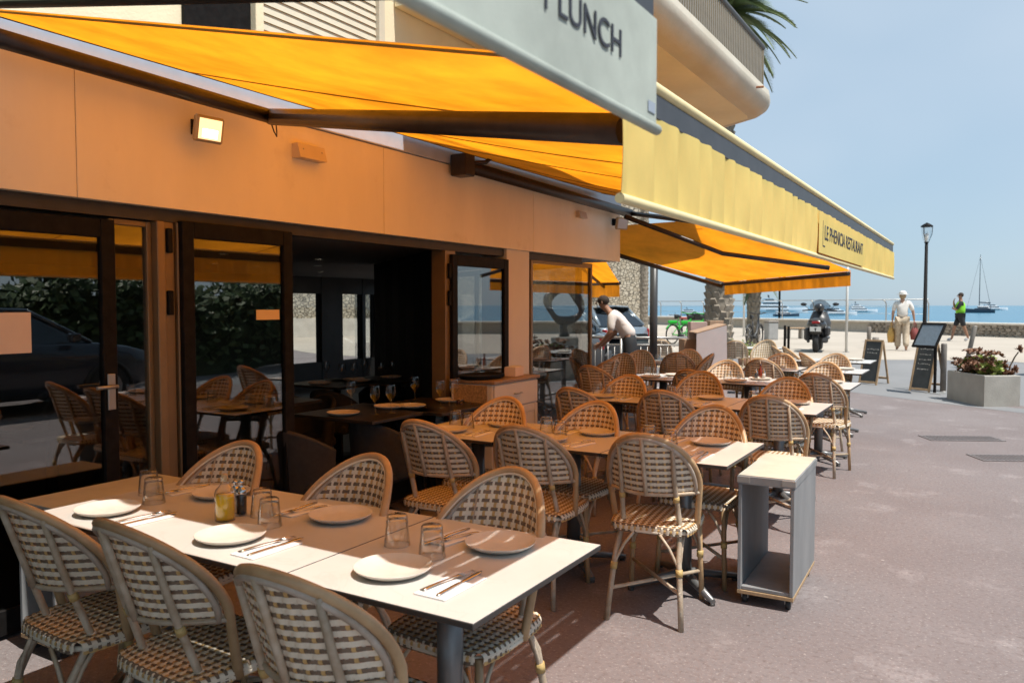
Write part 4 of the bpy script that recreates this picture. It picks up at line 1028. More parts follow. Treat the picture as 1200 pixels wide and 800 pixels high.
chair_px(938, 413, 'sea', 'rattan bistro chair tilted sideways between the two seaward rows', -62)
chair_px(720, 420, 'sea', 'rattan bistro chair turned sideways at the end window', 70)

# ---- serving trolleys
m_try = mat('worn_grey_board', (0.27, 0.275, 0.28), 0.6, col2=(0.20, 0.205, 0.21), vscale=5, bump=.12, bscale=50, stretch=(1, 1, .4))
m_tryt = mat('scratched_trolley_top', (0.58, 0.56, 0.47), 0.55, col2=(0.48, 0.46, 0.38), vscale=6, bump=.1)
m_rub = mat('caster_rubber', (0.03, 0.03, 0.032), 0.6)
m_ply = mat('plywood_edge', (0.40, 0.27, 0.15), 0.7, var=.2, vscale=30)
def make_trolley():
    t = thing('serving_trolley', 'trolley', 'trolley', group='narrow open serving trolleys')
    w, d, h = .27, .66, .655
    for s in (-1, 1):
        g = MB(); g.cbox((s*w/2-(.018 if s > 0 else 0), -d/2, .075), (s*w/2+(.018 if s < 0 else 0), d/2, h-.046), .002); g.build('side_panel', m_try, t)
    g = MB(); g.cbox((-w/2-.004, -d/2-.004, h-.045), (w/2+.004, d/2+.004, h-.002), .003); tp = g.build('top', m_try, t)
    g = MB(); g.cbox((-w/2, -d/2, h-.0019), (w/2, d/2, h+.002), .001); g.build('top_sheet', m_tryt, tp)
    for sx in (-1, 1):
        for sy in (-1, 1):
            g = MB(); x0 = sx*(w/2+.004); a, c = (x0-.062, x0+.0015) if sx > 0 else (x0-.0015, x0+.062); y0 = sy*(d/2+.004); b0, b1 = (y0-.02, y0+.0015) if sy > 0 else (y0-.0015, y0+.02)
            g.cbox((a, b0, h-.036), (c, b1, h-.006), .001); cp = g.build('corner_plate', m_steel, tp)
    g = MB(); g.cbox((-w/2+.0185, -d/2+.004, .076), (w/2-.0185, d/2-.004, .094), .002); g.build('shelf', m_try, t)
    g = MB(); g.cbox((-w/2-.001, -d/2-.001, .055), (w/2+.001, d/2+.001, .0745), .002); g.build('base_board', m_ply, t)
    g = MB(); g.cbox((-w/2+.0185, d/2-.03, h-.11), (w/2-.0185, d/2-.012, h-.046), .002); g.build('back_rail', m_try, t)
    for sx in (-1, 1):
        for sy in (-1, 1):
            cx, cy = sx*(w/2-.03), sy*(d/2-.05)
            g = MB(); g.tube([(cx-.011, cy, .024), (cx+.011, cy, .024)], .024, 14); cs = g.build('caster', m_rub, t)
            g = MB(); g.box((cx-.016, cy-.012, .024), (cx-.0125, cy+.012, .052)); g.box((cx+.0125, cy-.012, .024), (cx+.016, cy+.012, .052)); g.cbox((cx-.022, cy-.022, .0505), (cx+.022, cy+.022, .0545), .001); g.build('fork_mount', m_steel, cs)
    return t
tr = make_trolley()
q = at_z(928.6, 563, .655); place(tr, (q.x-.135, q.y+.34, 0), R(1.5), 'narrow worn grey serving trolley on casters, open at both ends, in the sun')
tr2 = copy_tree(tr); place(tr2, (-3.455, 2.17, 0), 0, 'narrow wooden-topped serving trolley pushed against the glass door')

# ---- white sideboard with bottle shelf
q = at_z(579, 447, .92); q2 = at_z(638, 440.5, .92)
sb = thing('sideboard', 'white sideboard with one drawer and cupboard door by the wall', 'sideboard', (q.x, q.y, 0))
L = 0.70; D = 0.40
m_sbw = mat('off_white_lacquer', (0.66, 0.62, 0.57), 0.5, var=.04, vscale=4)
m_sbt = mat('sideboard_wood_top', (0.30, 0.20, 0.125), 0.45, var=.2, vscale=6, stretch=(4, .6, 1))
g = MB(); g.cbox((-D, 0, 0.06), (-.018, L, .895), .004); g.build('carcass', m_sbw, sb)
g = MB(); g.cbox((-D-.01, -.015, .896), (.012, L+.015, .92), .004); g.build('top', m_sbt, sb)
g = MB(); g.cbox((-.0175, .012, .70), (0, L-.012, .885), .004); dr_ = g.build('drawer', m_sbw, sb)
g = MB(); g.tube([(.001, L/2-.05, .80), (.022, L/2-.05, .80), (.022, L/2+.05, .80), (.001, L/2+.05, .80)], .005, 8); g.build('handle', m_steel, dr_)
for k in range(2):
    g = MB(); y0, y1 = .012+k*(L/2-.010), L/2-.002+k*(L/2-.010)
    g.cbox((-.0175, y0, .07), (-.006, y1, .69), .003)
    for a, c, e, f_ in ((y0, y0+.05, .07, .69), (y1-.05, y1, .07, .69), (y0+.05, y1-.05, .07, .13), (y0+.05, y1-.05, .63, .69)): g.cbox((-.0059, a, e), (0, c, f_), .002)
    dd = g.build('cupboard_door', m_sbw, sb); g = MB(); g.ball((.012, L/2-.03+.06*k, .62), .010, 8, 6); g.build('knob', m_steel, dd)
g = MB(); g.box((-D+.02, .02, 0.0), (-.05, L-.02, .059)); g.build('plinth', m_dark, sb)
g = MB(); g.cbox((-D+.005, -.26, .60), (-.03, -.001, .618), .003); shf = g.build('side_shelf', m_sbw, sb)
for xx in (-D+.005, -.046):
    g = MB(); g.prism([(-.26, .6185), (-.001, .6185), (-.001, .745), (-.06, .745), (-.12, .69), (-.20, .685), (-.26, .66)], xx, xx+.016, M=Matrix(((0, 0, 1, 0), (1, 0, 0, 0), (0, 1, 0, 0), (0, 0, 0, 1)))); g.build('shelf_cheek', m_sbw, shf)
g = MB(); g.cbox((-D+.03, -.014, .64), (-.06, -.0012, .885), .002); g.build('basket_weave_panel', mat('wicker_panel', (.38, .25, .12), .7, var=.4, vscale=60), sb)
for k, (dx, dy, h) in enumerate(((-.30, -.17, .95), (-.25, -.12, 1.05), (-.19, -.17, 1.0), (-.13, -.11, .9))):
    small_bottle('sauce', q.x+dx, q.y+dy, .6185, 'small brown sauce bottle on the side shelf of the white sideboard', h)['group'] = 'brown bottles on the sideboard shelf'
tt = thing('serving_tray', 'stack of black oval serving trays lying on the white sideboard', 'tray', (q.x-.24, q.y+.2, .921), 0)
for k in range(4):
    g = MB(); g.lathe([(.001, 0), (.17, 0), (.19, .014), (.193, .014), (.172, -.003+.003), (.001, .0015)], 28, c=(.004*k, -.006*k, .006*k)); o = g.build('tray', m_black, tt); o.scale = (.85, 1.2, 1)
bx = thing('paper_box', 'small pale paper box standing on the white sideboard', 'box', (q.x-.13, q.y+.52, .9205), R(8))
g = MB(); g.cbox((-.05, -.09, 0), (.05, .09, .075), .002); g.build('carton', mat('paper', (.72, .60, .52)), bx); g = MB(); g.box((-.046, -.086, .0752), (.046, .086, .0775)); g.build('lid_flap', m_nap, bx)
# ================================================================== TERRACE AND STREET FURNITURE
def facing_cam(p): return math.atan2(-(p.x), p.y)*-1.0
# dining room furniture, dim behind the doors
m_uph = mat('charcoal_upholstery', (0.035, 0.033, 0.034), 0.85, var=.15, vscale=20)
def tub_chair():
    t = thing('tub_chair', 'tub chair', 'chair', group='charcoal tub chairs in the dining room')
    g = MB(); g.cbox((-.24, -.22, .36), (.24, .24, .47), .03); g.build('seat', m_uph, t)
    g = MB()
    def fn(u, v):
        a = math.pi*(u)+math.pi; r = .27+.03*v; x, y = r*math.cos(a), r*math.sin(a)*1.05
        return Vector((x, y, .40+(.30+.17*math.sin(math.pi*u))*v))
    g.sheet(fn, 18, 6, (0, 0, 0)); P_ = MB()
    g2 = MB(); g2.grid(fn, 18, 6); g2.grid(lambda u, v: Vector((fn(1-u, v).x*.84, fn(1-u, v).y*.84, fn(1-u, v).z)), 18, 6)
    g2.tube([Vector((fn(i/18, 1).x*.92, fn(i/18, 1).y*.92, fn(i/18, 1).z)) for i in range(19)], .026, 6); g2.build('backrest', m_uph, t)
    for sx in (-1, 1):
        for sy in (-1, 1):
            g = MB(); g.tube([(sx*.18, sy*.17, .37), (sx*.22, sy*.21, 0)], [.016, .01], 6); g.build('leg', m_black, t)
    return t
tub = tub_chair(); first = True
def wine_mesh():
    g = MB(); g.lathe([(.032, 0), (.030, .003), (.004, .007), (.0035, .085), (.012, .095), (.034, .125), (.037, .15), (.030, .20)], 16); return g.mesh('wine_glass', m_tum)
WM = wine_mesh()
ITB = [(430, 482, 'first dark table inside the doorway'), (505, 474, 'dark table by the striped partition'), (395, 448, 'dark table deeper inside the dining room'), (300, 470, 'dark table behind the open glass door'), (60, 500, 'dark table behind the first glass door'), (440, 445, 'dark table at the far end of the striped partition')]
m_dwt = mat('dark_table_top', (0.03, 0.024, 0.02), 0.35, var=.2)
for k, (px, py, lab) in enumerate(ITB):
    p = at_z(px, py, .75); t = thing('dining_table', lab, 'table', (p.x, p.y, .012), 0, 'dark tables in the dining room')
    g = MB(); g.cbox((-.36, -.36, .715), (.36, .36, .738), .003); g.build('table_top', m_dwt, t)
    g = MB(); g.tube([(0, 0, .02), (0, 0, .715)], .035, 10); g.build('pedestal', m_black, t)
    g = MB(); g.lathe([(.001, .02), (.20, .02), (.22, 0)], 20); g.build('base', m_black, t)
    for j, (dx, dy) in enumerate(((-.02, -.22), (.02, .22))):
        put(PM, 'plate', p.x+dx, p.y+dy, .751, 0, 'pale plate, %s side, %s' % (('landward', 'seaward')[j], lab), 'plate', 'plates in the dining room')
    for j, (dx, dy) in enumerate(((.16, -.1), (.2, .02), (-.2, .06))):
        put(WM, 'wine_glass', p.x+dx, p.y+dy, .751, 0, 'stemmed wine glass on the %s' % lab, 'glass', 'wine glasses in the dining room')
    for sy, r_ in ((-1, 0), (1, math.pi)):
        c = tub if first else copy_tree(tub); first = False
        c.scale = (.80, .80, .80); place(c, (p.x+rj.uniform(-.04, .04), p.y+sy*.56, .012), r_+rj.uniform(-.2, .2), 'charcoal tub chair, %s side, %s' % ('landward' if sy < 0 else 'seaward', lab))

# terrace railing
rA, rB = at_depth(690, 395, 13.6), at_depth(806, 394, 13.2)
tr_r = thing('terrace_railing', 'low grey steel railing closing off the terrace behind the tables', 'railing', (rA.x, rA.y, gz(rA.x, rA.y)), math.atan2(rB.y-rA.y, rB.x-rA.x))
LR = math.hypot(rB.x-rA.x, rB.y-rA.y); hR = rA.z-gz(rA.x, rA.y)
for z, r_ in ((hR, .022), (hR-.12, .012), (.12, .012)):
    g = MB(); g.tube([(0, 0, z), (LR, 0, z)], r_, 8); g.build('rail', m_steel, tr_r)
pm_ = MB(); pm_.tube([(0, 0, 0), (0, 0, hR)], .02, 8); pme2 = pm_.mesh('post', m_steel); bm2 = MB(); bm2.tube([(0, 0, .12), (0, 0, hR-.12)], .006, 6); bme2 = bm2.mesh('bar', m_steel)
for i in range(4):
    o = bpy.data.objects.new('post', pme2); COL.objects.link(o); o.parent = tr_r; o.location = (LR*i/3, 0, 0)
for i in range(1, 16):
    if i % 5:
        o = bpy.data.objects.new('bar', bme2); COL.objects.link(o); o.parent = tr_r; o.location = (LR*i/15, 0, 0)
# dark column
p = at_depth(766, 360, 12.6); p.z = gz(p.x, p.y); col_ = thing('terrace_column', 'round dark steel column standing at the terrace corner', 'column', p)
g = MB(); g.tube([(0, 0, .02), (0, 0, 2.42)], .062, 18); g.build('shaft', mat('column_paint', (.045, .044, .045), .4), col_)
g = MB(); g.cbox((-.11, -.11, 0), (.11, .11, .02), .003); g.build('base_plate', m_black, col_); g = MB(); g.cbox((-.08, -.08, 2.42), (.08, .08, 2.44), .003); g.build('cap_plate', m_black, col_)
# host stand with slanted pale panel, cardboard boxes beside it
m_pink = mat('pale_pink_panel', (0.56, 0.50, 0.50), 0.6, var=.03)
m_card = mat('cardboard', (0.40, 0.26, 0.17), 0.85, var=.08, vscale=6)
tH = 11.9
hs = at_depth(834, 430, tH); hs.z = gz(hs.x, hs.y); ca = YAW
hst = thing('host_stand', 'pinkish host stand with slanted side panel at the terrace entrance', 'host stand', hs, ca)
ppm = tH/F_PX
def hloc(px, py): return ((px-834)*ppm, 1.5-(py-358)*ppm-hs.z)
pl = [hloc(816, 391), hloc(851, 381), hloc(853, 440)]; pl = [pl[0], (pl[0][0], 0.0), (pl[2][0], 0.0), pl[1]]
MY = Matrix(((1, 0, 0, 0), (0, 0, 1, 0), (0, 1, 0, 0), (0, 0, 0, 1)))
for yy in (0, .52):
    g = MB(); g.prism(pl, yy, yy+.02, M=MY); g.build('side_panel', m_pink, hst)
g = MB(); a, c = Vector((pl[0][0], .27, pl[0][1])), Vector((pl[3][0], .27, pl[3][1])); d = (c-a); an = math.atan2(d.z, d.x)
g.cbox((0, -.27, 0), (d.length, .27, .018), .003, M=Matrix.Translation(a+Vector((0, 0, .001))) @ Matrix.Rotation(-an, 4, 'Y')); g.build('top', m_card, hst)
g = MB(); g.box((pl[3][0]-.025, .021, .001), (pl[3][0]-.004, .519, pl[3][1]-.02)); g.build('front_panel', m_pink, hst)
for k, (x0, y0, x1, y1, dep, lab, mm) in enumerate(((807, 377, 826, 440, 12.9, 'tall pinkish board box behind the host stand', mat('pink_board', (.50, .36, .32), .8, var=.06)), (829, 375.5, 845, 388, 13.6, 'brown cardboard box beside the palm trunk', m_card), (798, 397, 816, 440, 12.5, 'brown cardboard carton in front of the tall pinkish box', m_card))):
    b_ = at_depth((x0+x1)/2, y1, dep); zz = gz(b_.x, b_.y); top = at_depth((x0+x1)/2, y0, dep).z; wd = (x1-x0)*dep/F_PX; bz = zz
    if k == 1: bz = at_depth(837, 388, dep).z
    t = thing('cardboard_box' if mm is m_card else 'board_box', lab, 'box', (b_.x, b_.y, bz), YAW+R(4*k-3))
    g = MB(); g.cbox((-wd/2, -.15, 0), (wd/2, .15, top-bz), .004); g.build('carton', mm, t); g = MB(); g.box((-wd/2+.004, -.02, top-bz+.0005), (wd/2-.004, .02, top-bz+.002)); g.build('tape', mat('tape', (.5, .42, .3), .3), t)
    if k == 1:
        g = MB(); g.cbox((-wd/2-.02, -.17, zz-bz), (wd/2+.02, .17, -.002), .004); t2 = thing('crate_stack', 'dark crate carrying a cardboard box beside the palm', 'crate', (b_.x, b_.y, bz), YAW); o = g.build('crate', m_dark, t2)
        g = MB(); g.box((-wd/2-.022, -.172, -.10), (wd/2+.022, -.1705, -.05)); g.build('handle_slot', m_black, t2)
# planter with succulents
A_, B_, C_ = ground_at(1109.5, 467), ground_at(1153, 477), ground_at(1195, 476.5); D_ = A_+C_-B_; 
hz_ = 0.0
PLC = (A_+C_)/2; plh = at_depth(1153, 440, (B_-CAM).dot(CM @ Vector((0, 0, -1)))).z
m_conc = mat('concrete', (0.42, 0.40, 0.36), 0.85, col2=(0.34, 0.32, 0.285), vscale=4, bump=.3, bscale=50)
pt = thing('concrete_planter', 'angular grey concrete planter at the street edge holding succulents', 'planter', (PLC.x, PLC.y, 0))
outer = [Vector((p.x-PLC.x, p.y-PLC.y, 0)) for p in (A_, B_, C_, D_)]
sgn = sum(outer[i].x*outer[(i+1) % 4].y-outer[(i+1) % 4].x*outer[i].y for i in range(4))
if sgn < 0: outer = outer[::-1]
inner = [v*.86 for v in outer]; g = MB(); vs = []
for k, (ring, z) in enumerate(((outer, 0), ([v*1.0 for v in outer], plh-.012), ([v*.985 for v in outer], plh), (inner, plh), (inner, plh-.10))): vs += [Vector((v.x, v.y, z)) for v in ring]
fs = [(4*k+i, 4*k+(i+1) % 4, 4*k+4+(i+1) % 4, 4*k+4+i) for k in range(4) for i in range(4)]; g.add(vs, fs); g.build('box', m_conc, pt)
g = MB(); g.prism([(v.x*1.001, v.y*1.001) for v in inner], plh-.14, plh-.06); g.build('soil', mat('soil', (.06, .045, .035), .95), pt)
def rosette(mt, r=.06):
    g = MB(); 
    for ring, (n, rr, el) in enumerate(((7, 1.0, .25), (6, .72, .7), (4, .4, 1.1))):
        for i in range(n):
            a = 2*math.pi*(i+.5*ring)/n; c, s = math.cos(a), math.sin(a); L = r*rr
            def P(l, w, up): x = l*math.cos(el); z = l*math.sin(el)+up; return (x*c-w*s, x*s+w*c, z)
            g.add([P(0, -.1*L, 0), P(0, .1*L, 0), P(.6*L, .30*L, .03*L), P(.6*L, -.30*L, .03*L), P(L, .12*L, .16*L), P(L, -.12*L, .16*L)], [(0, 1, 2, 3), (3, 2, 4, 5)], 0, True)
    return g.mesh('rosette', mt)
m_rb = mat('succulent_bronze', (.19, .085, .05), .55, col2=(.27, .15, .085), vscale=20, rnd=.35); m_rg = mat('succulent_green', (.20, .27, .05), .5, col2=(.27, .31, .07), vscale=20, rnd=.25)
RB, RG = rosette(m_rb), rosette(m_rg)
sc_ = thing('succulent_bush', 'bronze and green rosette succulents filling the concrete planter', 'plant', (PLC.x, PLC.y, plh-.06))
rq = random.Random(21); e1_, e2_ = (inner[1]-inner[0]), (inner[3]-inner[0])
rx = CM @ Vector((1, 0, 0))
for i in range(250):
    u, v = rq.uniform(.02, .98), rq.uniform(.02, .98); b0 = inner[0]+e1_*u+e2_*v
    lat = b0.dot(rx)/.45
    dome = .36*(1-.5*abs(lat+.05)**1.5)*(.75+.25*math.sin(lat*9+1)); f_ = rq.random(); hgt = .05+dome*f_
    green = (math.sin(lat*6.2+1.9) > -.15 and f_ < .72 and rq.random() < .88)
    o = bpy.data.objects.new('rosette', RG if green else RB); COL.objects.link(o); o.parent = sc_
    o.location = (b0.x+rq.uniform(-.05, .05), b0.y+rq.uniform(-.05, .05), hgt); o.rotation_euler = (rq.uniform(-.8, .8), rq.uniform(-.8, .8), rq.uniform(0, 6)); s = rq.uniform(.7, 1.25); o.scale = (s, s, s)
g = MB()
for i in range(60):
    u, v = rq.uniform(.1, .9), rq.uniform(.1, .9); b0 = inner[0]+e1_*u+e2_*v; g.tube([(b0.x, b0.y, 0), (b0.x+rq.uniform(-.05, .05), b0.y+rq.uniform(-.05, .05), .16)], [.01, .007], 5)
g.build('stems', mat('succulent_stem', (.14, .10, .06), .8), sc_)
r0 = rx*.40; g = MB(); g.tube([(r0.x, r0.y, .02), (r0.x*1.05, r0.y*1.05, .16), (r0.x*1.22, r0.y*1.22, .30), (r0.x*1.36, r0.y*1.36, .38)], [.014, .012, .010, .009], 6); g.build('stem', MATS['succulent_stem'], sc_)
for k, (f_, z, s) in enumerate(((1.37, .41, 1.5), (1.22, .10, 1.5), (1.12, .06, 1.2))):
    for j in range(3):
        o = bpy.data.objects.new('rosette', RB); COL.objects.link(o); o.parent = sc_; o.location = (r0.x*f_, r0.y*f_, z+.01*j); o.scale = (s*.8,)*3; o.rotation_euler = (1.3*j, .9*j, j)
# lectern menu, chalkboards
m_slate = mat('chalkboard', (0.035, 0.04, 0.042), 0.75, col2=(.06, .066, .068), vscale=5); m_wood = mat('board_frame_wood', (.42, .28, .16), .6, var=.2, vscale=14)
m_chalk = mat('chalk', (.62, .60, .55), .95)
def chalkboard(name, px0, pxb, w, h, label, lean, rz, lines):
    b0 = ground_at(px0, pxb); t = thing(name, label, 'chalkboard', (b0.x, b0.y, b0.z), rz)
    M_ = Matrix.Rotation(-lean, 4, 'X')
    fr = MB(); fw = .035
    fr.cbox((-w/2, -.012, 0), (-w/2+fw, .012, h), .003, M=M_); fr.cbox((w/2-fw, -.012, 0), (w/2, .012, h), .003, M=M_); fr.cbox((-w/2+fw, -.011, h-fw), (w/2-fw, .011, h), .003, M=M_); fr.cbox((-w/2+fw, -.011, .03), (w/2-fw, .011, .03+fw), .003, M=M_); fr.build('frame', m_wood, t)
    g = MB(); g.box((-w/2+fw-.002, -.005, .03+fw-.002), (w/2-fw+.002, .005, h-fw+.002), M=M_); sl = g.build('slate', m_slate, t)
    M2 = Matrix.Translation((0, 2*math.sin(lean)*h, 0)) @ Matrix.Rotation(lean, 4, 'X')
    g = MB(); g.cbox((-w/2, -.012, 0), (-w/2+fw, .012, h-.03), .003, M=M2); g.cbox((w/2-fw, -.012, 0), (w/2, .012, h-.03), .003, M=M2); g.cbox((-w/2+fw, -.010, .1), (w/2-fw, .010, .14), .003, M=M2); g.build('rear_stand', m_wood, t)
    rr = random.Random(len(label)); g = MB()
    for z, segs in lines:
        x = -w/2+.08
        while x < w/2-.09:
            l = rr.uniform(.012, .035); zz = z*h+rr.uniform(-.006, .006); g.box((x, -.0062, zz), (x+l, -.0055, zz+rr.uniform(.006, .016)), M=M_); x += l+rr.uniform(.006, .02)
    g.build('chalk_writing', m_chalk, sl)
    return t
chalkboard('chalkboard_easel', 1016.5, 450.5, .38, .85, 'wood-framed chalkboard A-board beside the outermost tables', R(13), YAW+R(-58), [(.78, 1), (.70, 1)])
chalkboard('chalkboard_easel', 1077, 459, .38, .88, 'wood-framed chalkboard easel under the tilted menu display', R(15), YAW+R(-60), [(.85, 1), (.74, 1), (.64, 1), (.55, 1), (.45, 1)])
b0 = ground_at(1098, 461); ml = thing('menu_display', 'black-framed tilted menu display on a slim black post', 'menu stand', (b0.x, b0.y, b0.z), YAW+R(-62))
tt_ = (b0-CAM).dot(CM @ Vector((0, 0, -1))); pp = tt_/F_PX
g = MB(); g.cbox((-.15, -.13, 0), (.15, .13, .012), .003); g.build('base_plate', m_steel, ml)
g = MB(); g.cbox((-.06, -.02, .012), (-.025, .02, .99), .003); g.build('post', m_black, ml)
Mt = Matrix.Translation((-.13, -.04, .98)) @ Matrix.Rotation(R(-24), 4, 'Y') @ Matrix.Rotation(R(0), 4, 'Z')
Mt = Matrix.Translation((-.135, -.03, .98)) @ Matrix(((1, .42, 0, 0), (0, 1, 0, 0), (0, 0, 1, 0), (0, 0, 0, 1))) @ Matrix.Rotation(R(52), 4, 'X')
Mt = Matrix.Translation((-.10, -.10, .98)) @ Matrix.Rotation(R(56), 4, 'X')
g = MB()
for lo, hi in (((-.22, -.24, -.02), (-.19, .24, .02)), ((.19, -.24, -.02), (.22, .24, .02)), ((-.19, -.24, -.019), (.19, -.205, .019)), ((-.19, .205, -.019), (.19, .24, .019))): g.cbox(lo, hi, .004, M=Mt)
fr_ = g.build('frame', m_black, ml); g = MB(); g.box((-.19, -.205, -.018), (.19, .205, .004), M=Mt); g.build('menu_sheet', mat('menu_paper', (.30, .33, .37), .5, var=.15, vscale=25), fr_)
g = MB(); g.box((-.19, -.205, .008), (.19, .205, .011), M=Mt); g.build('pane', glass_pane('menu_glass', (.85, .87, .88), 1, .06), fr_)
# posts and bollards
m_post = mat('grey_bollard', (.22, .195, .17), .6, var=.15, vscale=8)
def bollard(px, pyb, pyt, r, label, top=None, mt=m_post, group=None):
    b0 = ground_at(px, pyb); tt = (b0-CAM).dot(CM @ Vector((0, 0, -1))); z1 = at_depth(px, pyt, tt).z-b0.z
    t = thing('bollard', label, 'bollard', (b0.x, b0.y, b0.z), 0, group)
    d = Vector((0, 0, z1)) if top is None else (at_depth(top, pyt, tt)-b0)
    g = MB(); g.tube([(0, 0, 0), d*.97, d], [r, r, r*.8], 12); g.build('shaft', mt, t); g = MB(); g.lathe([(r*1.25, 0), (r*1.25, .012), (r, .014)], 14); g.build('collar', m_steel, t); return t
bollard(1105, 459, 402, .048, 'brown-grey round bollard between menu display and planter')
bollard(1131, 432, 381.5, .045, 'tall grey post leaning over behind the concrete planter', top=1143)
bollard(1018, 408, 383, .06, 'stout grey post standing behind the chalkboard A-board')
bollard(1026, 404, 395, .10, 'short brown post stump behind the chalkboard A-board')
bollard(919.5, 412.5, 381, .035, 'thin black bollard of a pair beside the parked scooter', mt=m_black, group='thin black bollards beside the scooter')
bollard(923.8, 413, 382, .035, 'thin black bollard of a pair beside the parked scooter', mt=m_black, group='thin black bollards beside the scooter')
m_wp = mat('white_pole', (.66, .65, .62), .4, var=.04)
def pole(px, pyb, h, r, label, mt, name='pole'):
    b0 = ground_at(px, pyb); t = thing(name, label, 'pole', (b0.x, b0.y, b0.z)); g = MB(); g.tube([(0, 0, .02), (0, 0, h)], r, 10); g.build('shaft', mt, t); g = MB(); g.cbox((-r*2.4, -r*2.4, 0), (r*2.4, r*2.4, .02), .003); g.build('base_plate', m_steel, t); g = MB(); g.ball((0, 0, h), r*1.15, 8, 6); g.build('cap', mt, t); return t
pole(991.5, 413, 2.75, .034, 'thin white pole standing beside the parked scooter', m_wp)
pole(871.5, 394, 3.1, .045, 'thin white pole standing beside the short palm trunk', m_wp)
pole(913, 384, 4.8, .06, 'thin dark lamp post at the sea wall beyond the bicycles', m_black)
pole(730, 384, 6.5, .05, 'thin dark pole in front of the stone building', m_black)
# promenade lamp
b0 = ground_at(1083, 402); lp = thing('street_lamp', 'slim dark promenade lamp with glass lantern head', 'street lamp', (b0.x, b0.y, b0.z)); tt = (b0-CAM).dot(CM @ Vector((0, 0, -1)))
z0, z1, z2 = [at_depth(1082, y, tt).z-b0.z for y in (285, 266, 263)]; 
g = MB(); g.tube([(0, 0, 0), (0, 0, .6), (0, 0, .62), (0, 0, z0)], [.085, .085, .065, .05], 12); g.build('pole', m_black, lp)
g = MB(); g.lathe([(.06, z0), (.10, z0+.08), (.16, z0+.3), (.175, z1-.02), (.17, z1)], 16); g.build('lantern_glass', glass_pane('lamp_glass', (.9, .92, .93), 1, .12), lp)
g = MB(); g.lathe([(.05, z0-.02), (.075, z0+.02), (.06, z0+.04)], 14); g.lathe([(.19, z1-.02), (.19, z1+.02), (.12, z1+.07), (.001, z2+.05)], 16); g.build('lantern_cap', m_black, lp)
g = MB(); g.lathe([(.02, z0+.05), (.05, z0+.15), (.06, z0+.3), (.001, z0+.34)], 12); g.build('bulb_cover', mat('frosted', (.8, .8, .78), .4), lp)
for i in range(3):
    a = 2*math.pi*i/3; c, s = math.cos(a), math.sin(a); g = MB(); g.tube([(.06*c, .06*s, z0+.01), (.165*c, .165*s, z0+.3), (.18*c, .18*s, z1)], .009, 5); g.build('lantern_rib', m_black, lp)
# drain gratings in the paving
def grating(px0, px1, py0, py1, label, n):
    c = [ground_at(px0, py1), ground_at(px1, py1), ground_at(px1, py0), ground_at(px0, py0)]; cen = sum(c, Vector())/4
    w = .80*(px1-px0)/79; d = .34
    t = thing('drain_grating', label, 'drain', (cen.x, cen.y, 0.0), YAW+R(-4))
    m_ir = mat('cast_iron', (.17, .15, .147), .6, var=.2, vscale=20); g = MB()
    for lo, hi in (((-w/2, -d/2, .001), (w/2, -d/2+.03, .008)), ((-w/2, d/2-.03, .001), (w/2, d/2, .008)), ((-w/2, -d/2+.03, .001), (-w/2+.03, d/2-.03, .008)), ((w/2-.03, -d/2+.03, .001), (w/2, d/2-.03, .008))): g.box(lo, hi)
    g.build('frame', m_ir, t)
    g = MB(); g.box((-w/2+.03, -d/2+.03, .0008), (w/2-.03, d/2-.03, .002)); g.build('pit_shade', mat('drain_pit_shade', (.03, .026, .025), .9), t)  # flush dark plate, the shade of the open drain put into its colour
    b = MB(); b.box((-.011, -d/2+.031, .0022), (.011, d/2-.031, .0075)); bm3 = b.mesh('bar', m_ir)
    for i in range(n):
        o = bpy.data.objects.new('bar', bm3); COL.objects.link(o); o.parent = t; o.location.x = -w/2+.055+(w-.11)*i/(n-1)
grating(1087, 1166, 508, 520, 'barred iron drain grating set in the pink paving', 18)
grating(1150, 1212, 530, 544, 'smaller barred iron drain grating beside the larger grating', 14)
